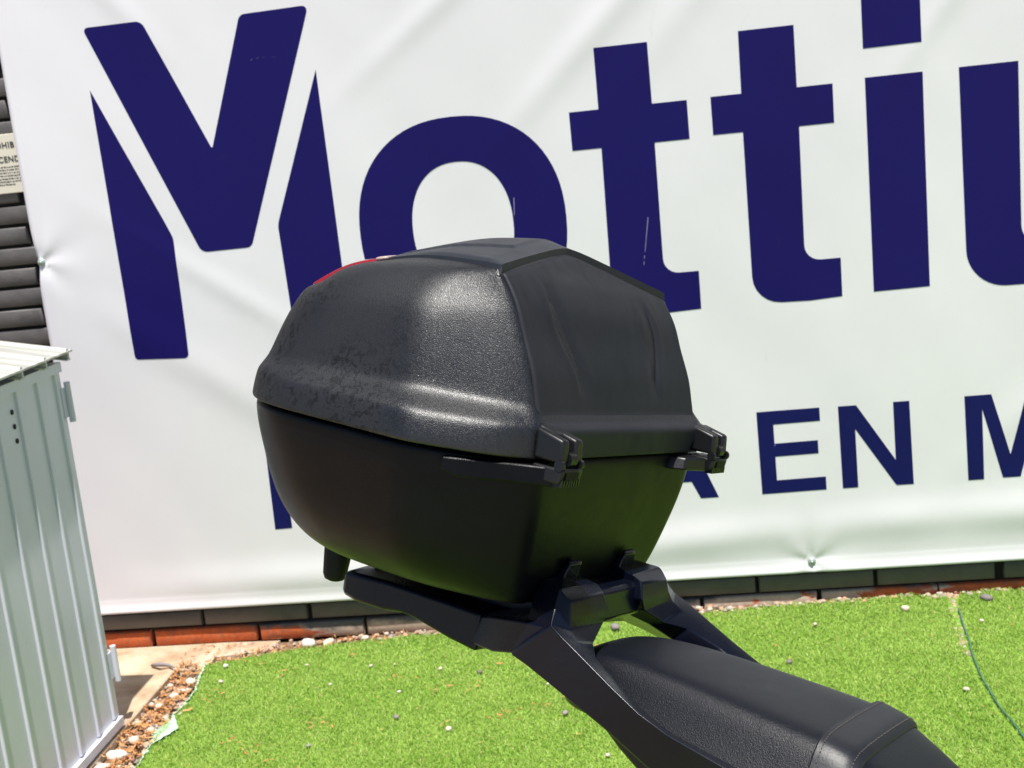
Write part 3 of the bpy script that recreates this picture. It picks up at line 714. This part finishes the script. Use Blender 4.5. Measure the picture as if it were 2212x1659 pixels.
K = [ # z, A, A2, B, C, D, E
 (.000, (-.030,.145), (-.060,.185), (-.115,.218), (-.285,.205), (-.366,.125), -.382),
 (-.003, (-.019,.165), (-.045,.205), (-.108,.237), (-.298,.228), (-.382,.140), -.400),
 (-.001, (-.017,.167), (-.043,.208), (-.107,.240), (-.299,.230), (-.384,.141), -.402),
 (.004, (-.017,.167), (-.043,.208), (-.107,.240), (-.299,.230), (-.384,.141), -.402),
 (.023, (-.018,.166), (-.044,.206), (-.109,.237), (-.298,.229), (-.382,.141), -.400),
 (.028, (-.021,.165), (-.047,.202), (-.113,.233), (-.296,.226), (-.380,.140), -.398),
 (.036, (-.028,.162), (-.056,.191), (-.124,.221), (-.293,.217), (-.377,.139), -.394),
 (.042, (-.032,.161), (-.062,.186), (-.130,.215), (-.291,.213), (-.376,.139), -.393),
 (.047, (-.033,.160), (-.063,.185), (-.132,.213), (-.290,.211), (-.375,.138), -.392),
 (.075, (-.043,.160), (-.071,.182), (-.136,.209), (-.284,.205), (-.371,.131), -.388),
 (.100, (-.055,.161), (-.081,.180), (-.141,.204), (-.276,.199), (-.364,.122), -.384),
 (.110, (-.060,.161), (-.085,.179), (-.143,.201), (-.270,.195), (-.359,.118), -.381)]
for (z, A, A2, B, C, D, E_) in K:
    lid_rings.append(roundring(ring_pts(A, A2, B, C, D, E_, lambda x, y, z=z: z)))
def zmix(z, k): return lambda x, y: lerp(z, zroof(x, y), k)
lid_rings.append(roundring(ring_pts((-.066,.162), (-.089,.178), (-.144,.196), (-.262,.190), (-.350,.113), -.376, lambda x, y: .120 + .012 * (1 - y / .17) * (x > -.09) + .004 * (x < -.3))))
lid_rings.append(roundring(ring_pts((-.074,.163), (-.097,.173), (-.145,.185), (-.250,.180), (-.334,.106), -.362, lambda x, y: .135 + .02 * (1 - y / .17) * (x > -.09 and y > .1) + .006 * (x < -.3 and y < .08))))
lid_rings.append(roundring(ring_pts((-.082,.165), (-.101,.167), (-.142,.171), (-.230,.164), (-.306,.098), -.340, lambda x, y: lerp(.147, zroof(x, y), .6))))
lid_rings.append(roundring(ring_pts((-.088,.164), (-.104,.158), (-.144,.150), (-.216,.142), (-.285,.088), -.318, zroof)))
last = lid_rings[-1]
# front edge of the last rings follows the gable
def gable(ring, s):
    out = []
    for p in ring:
        x = -.20 + (p.x + .20) * s; y = p.y * s; out.append(Vector((x, y, zroof(x, y))))
    return out
for k in range(len(last)):    # push the front row back along the gable
    p = last[k]
    if p.x > -.105 and abs(p.y) < .164: p.x = lerp(-.121, -.088, min(1, abs(p.y) / .164)); p.z = zroof(p.x, p.y)
for s in (.93, .75, .5, .25, .08): lid_rings.append(gable(last, s))
XFC = [(.030, -.0225), (.036, -.0272), (.046, -.0320), (.072, -.0410), (.102, -.0560), (.128, -.0685), (.150, -.0850), (.165, -.1010), (.184, -.1205), (.20, -.13)]
for ring in lid_rings:
    for p in ring:
        if p.x < -.27 and p.z > .112: k_ = sm((-.27 - p.x) / .05); p.z -= .008 * k_; p.x += .004 * k_
        if p.z > .03 and abs(p.y) < .166: p.x = min(p.x, ctab(p.z, XFC) - .0015)
V, F = loft(lid_rings, True, True)
lid = obj('lid', V, F, M['shell'], tbox, off=TB); subsurf(lid, 2)
lower = []
KL = [(-.0005, (-.030,.140), (-.055,.180), (-.115,.215), (-.285,.206), (-.365,.128), -.378),
 (-.004, (-.022,.156), (-.049,.196), (-.110,.232), (-.296,.224), (-.381,.139), -.396),
 (-.012, (-.021,.155), (-.049,.195), (-.110,.231), (-.296,.223), (-.381,.139), -.396),
 (-.030, (-.021,.151), (-.050,.190), (-.111,.227), (-.293,.220), (-.377,.136), -.392),
 (-.055, (-.023,.146), (-.052,.181), (-.114,.217), (-.287,.211), (-.369,.132), -.385),
 (-.085, (-.029,.140), (-.056,.172), (-.117,.207), (-.281,.201), (-.359,.126), -.376),
 (-.110, (-.034,.134), (-.060,.163), (-.120,.194), (-.273,.188), (-.345,.118), -.364),
 (-.126, (-.038,.129), (-.063,.154), (-.122,.180), (-.264,.175), (-.330,.110), -.350),
 (-.137, (-.041,.124), (-.066,.145), (-.124,.165), (-.255,.161), (-.314,.102), -.333),
 (-.144, (-.044,.117), (-.070,.133), (-.127,.148), (-.244,.145), (-.296,.092), -.315),
 (-.147, (-.052,.100), (-.078,.112), (-.130,.124), (-.228,.120), (-.272,.078), -.290),
 (-.148, (-.085,.050), (-.100,.055), (-.140,.062), (-.210,.060), (-.235,.045), -.245)]
for (z, A, A2, B, C, D, E_) in KL: lower.append(roundring(ring_pts(A, A2, B, C, D, E_, lambda x, y, z=z: z, (.012, .030, .022, .05, .08, .09))))
V, F = loft(lower, True, True)
low = obj('lower_shell', V, F, M['lower'], tbox, off=TB); subsurf(low, 2)
# smooth panel down the rider-side face of the lid
XF = [(-.001, -.0145), (.020, -.0145), (.0240, -.0152), (.0275, -.0195), (.031, -.0250), (.037, -.0292), (.046, -.0322), (.072, -.0410), (.102, -.0560), (.128, -.0685), (.150, -.0850), (.165, -.1010), (.184, -.1205), (.19, -.124)]
CR = [(.045, .0815), (.069, .083), (.112, .1010), (.147, .1010)]
V, F = [], []; nu, nv_ = 90, 70
for j in range(nv_ + 1):
    for i in range(nu + 1):
        u = -1 + 2 * i / nu
        v = j / nv_; hw = lerp(.132, .1595, sm(v / .22)) if v < .22 else .1595
        y = u * hw; zt = zroof(-.11, y) - .0035; z = lerp(-.001, zt, v); x = ctab(z, XF) + .0005
        yc = ctab(z, CR); dd = abs(y) - yc; amp = sm((z - .045) / .03) * sm((.155 - z) / .03)
        x -= .0034 * amp * sm((.026 + dd) / .024) * (1 - sm((dd + .002) / .0045))   # soft valley ending in a crease
        x += .0008 * amp * math.exp(-((dd - .006) / .006) ** 2)
        e = sm((1 - abs(u)) / .02); x -= .003 * (1 - e)
        if j == nv_: x -= .004
        V.append((x, y, z))
for j in range(nv_):
    for i in range(nu): F.append((j * (nu + 1) + i, j * (nu + 1) + i + 1, (j + 1) * (nu + 1) + i + 1, (j + 1) * (nu + 1) + i))
pan = obj('front_panel', V, F, M['panel'], tbox, off=TB)
s_ = pan.modifiers.new('t', 'SOLIDIFY'); s_.thickness = .003; s_.offset = -1 if pan.data.polygons[2000].normal.x > 0 else 1
# cover plate on the roof
V, F = [], []; nu, nv_ = 96, 60
for j in range(nv_ + 1):
    v = j / nv_
    for i in range(nu + 1):
        t = -1 + 2 * i / nu
        W_ = ctab(v, [(0, .166), (.15, .158), (.5, .138), (.85, .116), (1, .108)]); y = t * W_
        xf = -.121 + .034 * abs(t) ** 1.15; xr = -.300 + .040 * t * t; x = lerp(xf, xr, v)
        df = (xf - x); de = (1 - abs(t)) * W_; dr_ = (x - xr)
        hmax = .0125 - .004 * abs(t)
        h = .0050 + (hmax - .0050) * sm(de / .010) * min(1, df / .024 + .0) ** .8 * (.25 + .75 * sm(dr_ / .10))
        h += .0022 * sm((.082 - abs(y)) / .003) * sm((df - .026) / .004) * sm(dr_ / .03)
        if j == 0 or j == nv_ or i in (0, nu): h = -.004
        elif j == 1: x = xf - .0012
        V.append((x, y, zroof(x, y) + h - .0030))
for j in range(nv_):
    for i in range(nu): F.append((j * (nu + 1) + i, j * (nu + 1) + i + 1, (j + 1) * (nu + 1) + i + 1, (j + 1) * (nu + 1) + i))
obj('cover_plate', V, F, M['cover'], tbox, off=TB, auto=32)
# reflector wrapping the rear of the roof
V, F = [], []; nu, nv_ = 40, 16
for j in range(nv_ + 1):
    v = j / nv_
    for i in range(nu + 1):
        t = -1 + 2 * i / nu; y = t * .104
        x0 = -.302 + .038 * t * t; z0 = zroof(x0, y) + .0015
        x1 = -.397 + .034 * t * t; z1 = .118 - .010 * t * t
        x = lerp(x0, x1, v); z = lerp(z0, z1, v) + .009 * math.sin(math.pi * v) * (1 - .15 * t * t)
        if i in (0, nu) or j in (0, nv_): z -= .006; y *= .985
        V.append((x, y, z))
for j in range(nv_):
    for i in range(nu): F.append((j * (nu + 1) + i, j * (nu + 1) + i + 1, (j + 1) * (nu + 1) + i + 1, (j + 1) * (nu + 1) + i))
rf = obj('reflector', V, F, M['red'], tbox, off=TB); s_ = rf.modifiers.new('t', 'SOLIDIFY'); s_.thickness = .016; s_.offset = -1 if rf.data.polygons[300].normal.z > 0 else 1
# pale strip along the top of the reflector
V, F = [], []
for i in range(41):
    t = -1 + 2 * i / 40; y = t * .1035
    for v in (.0, .08, .16):
        x0 = -.302 + .038 * t * t; x1 = -.392 + .034 * t * t; z0 = zroof(x0, y) + .0015; z1 = .116 - .010 * t * t
        V.append((lerp(x0, x1, v), y, lerp(z0, z1, v) + .009 * math.sin(math.pi * v) * (1 - .15 * t * t) + .0004))
F = [(3 * i + k, 3 * i + k + 1, 3 * i + k + 4, 3 * i + k + 3) for i in range(40) for k in (0, 1)]
o = obj('reflector_rim', V, F, M['clear'], rf, off=TB); s_ = o.modifiers.new('t', 'SOLIDIFY'); s_.thickness = .003; s_.offset = 0

# hinges
def hinge(s):
    yb = s * .1555
    def Yv(d): return yb + s * d          # d > 0 = outwards
    bm = bmesh.new()
    # two cheeks with a notch between
    for (d0, d1) in ((-.018, -.0055), (.0055, .017)):
        ya, yb2 = Yv(d0), Yv(d1)
        addpoly8(bm, [(-.02, ya, .0005), (.010, ya, .0005), (.010, yb2, .0005), (-.02, yb2, .0005),
                      (-.02, ya, .0275), (.008, ya, .0205), (.008, yb2, .0205), (-.02, yb2, .0275)])
    addpoly8(bm, [(-.03, Yv(-.008), .0), (-.002, Yv(-.008), .0), (-.002, Yv(.008), .0), (-.03, Yv(.008), .0),
                  (-.03, Yv(-.008), .031), (-.006, Yv(-.008), .024), (-.006, Yv(.008), .024), (-.03, Yv(.008), .031)])
    for v in bm.verts: v.co -= Vector(TB)
    h = bmobj('hinge', bm, M['hinge'], tbox, auto=40); bevel(h, .0028, 3)
    bm = bmesh.new()
    # clasp under the seam
    addpoly8(bm, [(-.02, Yv(-.018), -.0175), (.010, Yv(-.018), -.0175), (.010, Yv(.018), -.0175), (-.02, Yv(.018), -.0175),
                  (-.02, Yv(-.018), -.0035), (.0125, Yv(-.018), -.0035), (.0125, Yv(.018), -.0035), (-.02, Yv(.018), -.0035)])
    for v in bm.verts: v.co -= Vector(TB)
    c = bmobj('clasp', bm, M['hinge'], h, auto=40); bevel(c, .0028, 3)
    bm = bmesh.new()
    for k in range(8):    # grip ribs under the clasp
        y0 = Yv(-.0145 + k * .0041); addpoly8(bm, [(.003, y0 - .0012, -.0200), (.0112, y0 - .0012, -.0195), (.0112, y0 + .0012, -.0195), (.003, y0 + .0012, -.0200), (.003, y0 - .0012, -.016), (.0115, y0 - .0012, -.0135), (.0115, y0 + .0012, -.0135), (.003, y0 + .0012, -.016)])
    V_, F_ = tube([(.006, Yv(-.0055), .0035), (.006, Yv(.0055), .0035)], .0065, 12)     # hinge barrel in the notch
    vs = [bm.verts.new(v) for v in V_]
    for f in F_: bm.faces.new([vs[i] for i in f])
    V_, F_ = tube([(.008, Yv(-.0185), -.001), (.008, Yv(-.014), -.001)], .0045, 12)
    vs = [bm.verts.new(v) for v in V_]
    for f in F_: bm.faces.new([vs[i] for i in f])
    V_, F_ = tube([(.008, Yv(.015), -.001), (.008, Yv(.0185), -.001)], .0050, 12)
    vs = [bm.verts.new(v) for v in V_]
    for f in F_: bm.faces.new([vs[i] for i in f])
    for v in bm.verts: v.co -= Vector(TB)
    bmobj('pivot', bm, M['hinge'], h, auto=40)
    bm = bmesh.new(); addpoly8(bm, [(.0, Yv(-.009), -.0135), (.0128, Yv(-.009), -.0135), (.0128, Yv(.011), -.0135), (.0, Yv(.011), -.0135), (.0, Yv(-.009), -.0065), (.0133, Yv(-.009), -.0065), (.0133, Yv(.011), -.0065), (.0, Yv(.011), -.0065)])
    for v in bm.verts: v.co -= Vector(TB)
    bmobj('slot', bm, M['black'], h)
    # side arm along the shell
    P0 = [(-.078, .224), (-.066, .216), (-.048, .202), (-.030, .187), (-.012, .175), (.002, .172), (.007, .168)]
    V_ = []; F_ = []
    for i, (x, y) in enumerate(P0):
        zt, zb = lerp(-.009, -.0030, i / 6), lerp(-.026, -.0200, i / 6) if i else -.020
        V_ += [(x, s * y, zb), (x, s * y, zt), (x - .012, s * (y - .022), zt), (x - .012, s * (y - .022), zb)]
    for i in range(len(P0) - 1):
        for k in range(4): F_.append((i * 4 + k, i * 4 + (k + 1) % 4, (i + 1) * 4 + (k + 1) % 4, (i + 1) * 4 + k))
    F_ += [(0, 1, 2, 3), tuple(len(V_) - 4 + q for q in (3, 2, 1, 0))]
    arm = obj('side_arm', V_, F_, M['lower'], h, off=TB, auto=40); bevel(arm, .002, 2)
    # short inner arm along the front face
    bm = bmesh.new(); addpoly8(bm, [(-.024, Yv(-.062), -.019), (-.004, Yv(-.050), -.018), (.006, Yv(-.020), -.018), (-.02, Yv(-.020), -.018), (-.024, Yv(-.052), -.005), (-.005, Yv(-.050), -.005), (.005, Yv(-.022), -.004), (-.02, Yv(-.022), -.004)])
    for v in bm.verts: v.co -= Vector(TB)
    if s > 0: o = bmobj('inner_arm', bm, M['hinge'], h, auto=40); bevel(o, .002, 2)
    else: bm.free()
hinge(-1); hinge(1)
# rubber feet under the box
for y in (-.05,):
    V, F = [], []
    prof = [(.0160, -.140), (.0150, -.168), (.0128, -.1920), (.0105, -.1970), (.006, -.199), (.0005, -.199)]
    for r, z in prof:
        for k in range(20): V.append((-.315 + r * math.cos(k * math.pi / 10), y + r * math.sin(k * math.pi / 10), z))
    for i in range(len(prof) - 1):
        for k in range(20): F.append((i * 20 + k, i * 20 + (k + 1) % 20, (i + 1) * 20 + (k + 1) % 20, (i + 1) * 20 + k))
    obj('rubber_foot', V, F, M['black'], tbox, off=TB, auto=50)

# ---------------------------------- motorcycle
MB_ = (.10, 0, -.945)
bike = empty('motorcycle', bike_mw(MB_), 'black motorcycle tail with seat and angular grab rails, leaning on its stand', 'motorcycle')
def rail(s):
    def P5(ring): return [Vector((x, s * -y, z)) for x, y, z in ring]
    # ridge, front face outer, front face inner, back inner, back outer
    A = [[(-.0117, -.101, -.1216), (-.0113, -.099, -.1229), (-.0090, -.036, -.1229), (-.034, -.040, -.119), (-.036, -.092, -.119)],
         [(-.0106, -.106, -.1260), (-.0002, -.0986, -.1313), (.0006, -.039, -.1285), (-.036, -.038, -.130), (-.040, -.098, -.130)],
         [(-.0066, -.115, -.1386), (.0032, -.101, -.1440), (.0064, -.034, -.1431), (-.036, -.036, -.150), (-.0382, -.104, -.1498)],
         [(-.0017, -.126, -.1490), (.0075, -.105, -.1537), (.0072, -.040, -.1547), (-.026, -.047, -.163), (-.0468, -.112, -.1917)],
         [(.0127, -.129, -.1553), (.0174, -.108, -.1619), (.0157, -.072, -.1693), (.002, -.069, -.1745), (-.0288, -.116, -.1945)],
         [(.0309, -.130, -.1639), (.0342, -.113, -.1689), (.0330, -.096, -.1740), (.020, -.090, -.188), (-.0121, -.119, -.1985)],
         [(.0683, -.132, -.1820), (.0676, -.120, -.1838), (.0661, -.108, -.1871), (.050, -.100, -.207), (.0189, -.123, -.2073)],
         [(.100, -.134, -.1960), (.100, -.120, -.1990), (.100, -.110, -.2030), (.080, -.098, -.240), (.0650, -.123, -.2230)],
         [(.130, -.136, -.2045), (.130, -.120, -.2080), (.130, -.112, -.2130), (.120, -.100, -.256), (.1120, -.124, -.2420)],
         [(.193, -.140, -.2140), (.195, -.120, -.2170), (.195, -.114, -.2240), (.180, -.104, -.276), (.1750, -.126, -.2640)],
         [(.300, -.142, -.2350), (.300, -.122, -.2380), (.300, -.114, -.2450), (.290, -.104, -.300), (.2900, -.128, -.2900)]]
    V1, F1 = loft([P5(r_) for r_ in A])
    # rear limb that runs back to the rack
    B = [[(-.1128, -.080, -.1757), (-.110, -.045, -.172), (-.108, -.050, -.188), (-.1099, -.087, -.2036)],
         [(-.085, -.093, -.168), (-.080, -.045, -.164), (-.072, -.060, -.178), (-.0713, -.103, -.1989)],
         [(-.0576, -.108, -.1610), (-.055, -.050, -.157), (-.046, -.062, -.170), (-.0465, -.1115, -.1915)],
         [(-.0300, -.1155, -.1552), (-.030, -.060, -.152), (-.020, -.065, -.166), (-.0300, -.1150, -.1930)],
         [(-.0030, -.1245, -.1505), (-.006, -.080, -.155), (-.004, -.080, -.168), (-.0040, -.1200, -.1800)]]
    V2, F2 = loft([P5(r_) for r_ in B])
    r = obj('grab_rail', V1, F1, M['rail'], bike, off=MB_, auto=24); bevel(r, .0048, 5, 14)
    p = obj('rail_limb', V2, F2, M['rail'], r, off=MB_, auto=24); bevel(p, .0030, 4, 14)
    # rear arm under the box
    S = [(-.268, .070, .090, -.190, -.172), (-.260, .062, .102, -.196, -.166), (-.240, .060, .105, -.198, -.164), (-.205, .060, .105, -.197, -.162), (-.185, .060, .101, -.195, -.163), (-.170, .058, .098, -.197, -.164), (-.130, .050, .092, -.207, -.166), (-.100, .045, .088, -.212, -.168)]
    V, F = loft([[Vector((x, s * a, c)), Vector((x, s * b, c + .003)), Vector((x, s * b, d - .003)), Vector((x, s * a, d))] for x, a, b, c, d in S])
    q = obj('rack_arm', V, F, M['rail'], bike, off=MB_, auto=32); bevel(q, .004, 3, 20)
    # strap hook between rack and box
    V, F = loft([[Vector((x, s * y0, z)), Vector((x + w_, s * y0, z)), Vector((x + w_, s * y1, z)), Vector((x, s * y1, z))] for x, w_, y0, y1, z in ((-.046, .016, .038, .072, -.150), (-.040, .012, .040, .070, -.126), (-.034, .008, .042, .068, -.113), (-.028, .004, .044, .066, -.106), (-.030, .003, .045, .065, -.103))])
    q = obj('mounting_hook', V, F, M['rail'], bike, off=MB_, auto=32); bevel(q, .002, 2, 20)
rail(-1); rail(1)
# rack plate and crossbar
V, F = box8([(-.25, -.07, -.174), (-.04, -.05, -.168), (-.04, .05, -.168), (-.25, .07, -.174), (-.25, -.07, -.160), (-.04, -.05, -.152), (-.04, .05, -.152), (-.25, .07, -.160)])
q = obj('rear_rack', V, F, M['rail'], bike, off=MB_, auto=32); bevel(q, .003, 2)
V, F = loft([[Vector((-.034, y, -.160)), Vector((-.004, y, -.1620)), Vector((-.001, y, -.1580)), Vector((-.005, y, -.1340)), Vector((-.009, y, -.1300)), Vector((-.034, y, -.1290))] for y in (-.05, 0, .05)])
q = obj('crossbar', V, F, M['rail'], bike, off=MB_, auto=32); bevel(q, .0012, 2, 18)
# seat
SECT = [(0, 1.0), (.25, .998), (.45, .988), (.62, .962), (.72, .89), (.79, .73), (.86, .47), (.93, .22), (.985, .04), (1.0, -.15), (.97, -.6), (.85, -1.0)]
def seat_ring(x, zt, hw, dz, n=36):
    pts = SECT + [(-y, z) for y, z in SECT[:0:-1]]
    out = [Vector((x, y * hw, zt - dz + (dz * z if z > 0 else .018 * z))) for y, z in pts]
    if n == 36: return out
    res = []; m = len(out)
    for k in range(n):
        f = k / n * m; i = int(f); res.append(out[i % m].lerp(out[(i + 1) % m], f - i))
    return res
ST = [(-.028, -.210, .016, .016), (-.024, -.198, .040, .026), (-.012, -.187, .062, .034), (.008, -.179, .079, .042), (.045, -.174, .087, .046), (.10, -.174, .096, .048), (.17, -.177, .105, .050), (.235, -.180, .111, .053), (.262, -.184, .113, .054), (.282, -.193, .113, .053), (.310, -.207, .110, .050), (.345, -.228, .113, .046), (.40, -.252, .106, .044), (.47, -.27, .10, .044)]
V, F = loft([seat_ring(*s) for s in ST]); seat = obj('seat', V, F, M['seat'], bike, off=MB_); subsurf(seat, 2)
def seat_at(x):
    k = [ctab(x, [(s[0], s[i]) for s in ST]) for i in (1, 2, 3)]; return k
def band(x0, x1, lift, name, mat, parent, sh=0):
    rings = []
    xs_ = [x0, x0 + .002, lerp(x0, x1, .33), lerp(x0, x1, .66), x1 - .002, x1]
    for i, x in enumerate(xs_):
        zt, hw, dz = seat_at(x); l = lift if 0 < i < 5 else 0
        rings.append([p for p in seat_ring(x, zt + l, hw + l, dz + l * .3, 60)])
    V, F = loft(rings, False, False); o = obj(name, V, F, mat, parent, off=MB_, auto=50); return o
st = band(.238, .277, .0028, 'strap', M['strap'], seat)
for xx in (.244, .271):      # stitching
    zt, hw, dz = seat_at(xx); rg = seat_ring(xx, zt + .0031, hw + .0031, dz + .001, 160); bm = bmesh.new()
    for k in list(range(0, 52, 2)) + list(range(108, 160, 2)):
        a_, b_ = rg[k], rg[(k + 1) % 160]; V, F = tube([a_, b_], .00055, 5)
        vs = [bm.verts.new(v - Vector(MB_)) for v in V]
        for f in F: bm.faces.new([vs[i] for i in f])
    bmobj('stitching', bm, M['thread'], st)
# tail fairing below the rails
TF = [(.000, .030, -.212, -.222), (.004, .074, -.210, -.228), (.034, .082, -.212, -.246), (.066, .092, -.225, -.264), (.12, .100, -.24, -.298), (.22, .110, -.25, -.36), (.36, .12, -.26, -.48), (.55, .125, -.28, -.55)]
V, F = loft([[Vector((x, -hw, zt)), Vector((x, -hw * .96, lerp(zt, zb, .6))), Vector((x, -hw * .55, zb)), Vector((x, hw * .55, zb)), Vector((x, hw * .96, lerp(zt, zb, .6))), Vector((x, hw, zt))] for x, hw, zt, zb in TF])
q = obj('tail_fairing', V, F, M['body'], bike, off=MB_, auto=40); bevel(q, .004, 2, 20)
V, F = loft([[Vector((x, -hw, zt)), Vector((x, -hw * .9, zb)), Vector((x, hw * .9, zb)), Vector((x, hw, zt))] for x, hw, zt, zb in ((-.006, .030, -.214, -.224), (-.003, .062, -.213, -.2285), (.006, .0765, -.213, -.2305), (.012, .0785, -.214, -.2345))])
q = obj('tail_light', V, F, M['red'], bike, off=MB_, auto=40); bevel(q, .003, 2, 20)
# hidden lower part so that the seat is carried: rear wheel, mudguard, side stand
def wheel(cx, cz, R1):
    V, F = [], []; n1, n2 = 48, 14; r2 = .055
    for i in range(n1):
        a_ = 2 * math.pi * i / n1
        for j in range(n2):
            b_ = 2 * math.pi * j / n2; rr_ = R1 - r2 + r2 * math.cos(b_); V.append((cx + rr_ * math.cos(a_), .06 * math.sin(b_), cz + rr_ * math.sin(a_)))
    for i in range(n1):
        for j in range(n2): F.append((i * n2 + j, i * n2 + (j + 1) % n2, ((i + 1) % n1) * n2 + (j + 1) % n2, ((i + 1) % n1) * n2 + j))
    t = obj('tyre', V, F, M['tyre'], wh, off=MB_)
    bm = bmesh.new()
    for k in range(5):
        a_ = 2 * math.pi * k / 5; c, s = math.cos(a_), math.sin(a_)
        addpoly8(bm, [(cx - .02 * s - MB_[0], -.02, cz + .02 * c - MB_[2]), (cx + .02 * s - MB_[0], -.02, cz - .02 * c - MB_[2]), (cx + .02 * s - MB_[0], .02, cz - .02 * c - MB_[2]), (cx - .02 * s - MB_[0], .02, cz + .02 * c - MB_[2]),
                      (cx + .185 * c - .012 * s - MB_[0], -.015, cz + .185 * s + .012 * c - MB_[2]), (cx + .185 * c + .012 * s - MB_[0], -.015, cz + .185 * s - .012 * c - MB_[2]), (cx + .185 * c + .012 * s - MB_[0], .015, cz + .185 * s - .012 * c - MB_[2]), (cx + .185 * c - .012 * s - MB_[0], .015, cz + .185 * s + .012 * c - MB_[2])])
    bmobj('rim', bm, M['metal'], wh)
wh = bpy.data.objects.new('rear_wheel', None); COL.objects.link(wh); wh.parent = bike
wheel(.22, -.665, .275)
V, F = loft([[Vector((x, -.06, z)), Vector((x, .06, z)), Vector((x + .02, .06, z - .03)), Vector((x + .02, -.06, z - .03))] for x, z in ((-.06, -.52), (-.03, -.45), (.04, -.39), (.14, -.36), (.24, -.36))])
obj('mudguard', V, F, M['body'], bike, off=MB_, auto=40)
V, F = loft([[Vector((x, -.10, zt)), Vector((x, -.10, zb)), Vector((x, .10, zb)), Vector((x, .10, zt))] for x, zt, zb in ((.2, -.40, -.66), (.35, -.42, -.75), (.60, -.45, -.78))])
obj('engine_cover', V, F, M['body'], bike, off=MB_, auto=40)
V, F = tube([(.50, .10, -.72), (.44, .24, -.915)], .012, 8)
obj('side_stand', V, F, M['metal'], bike, off=MB_)
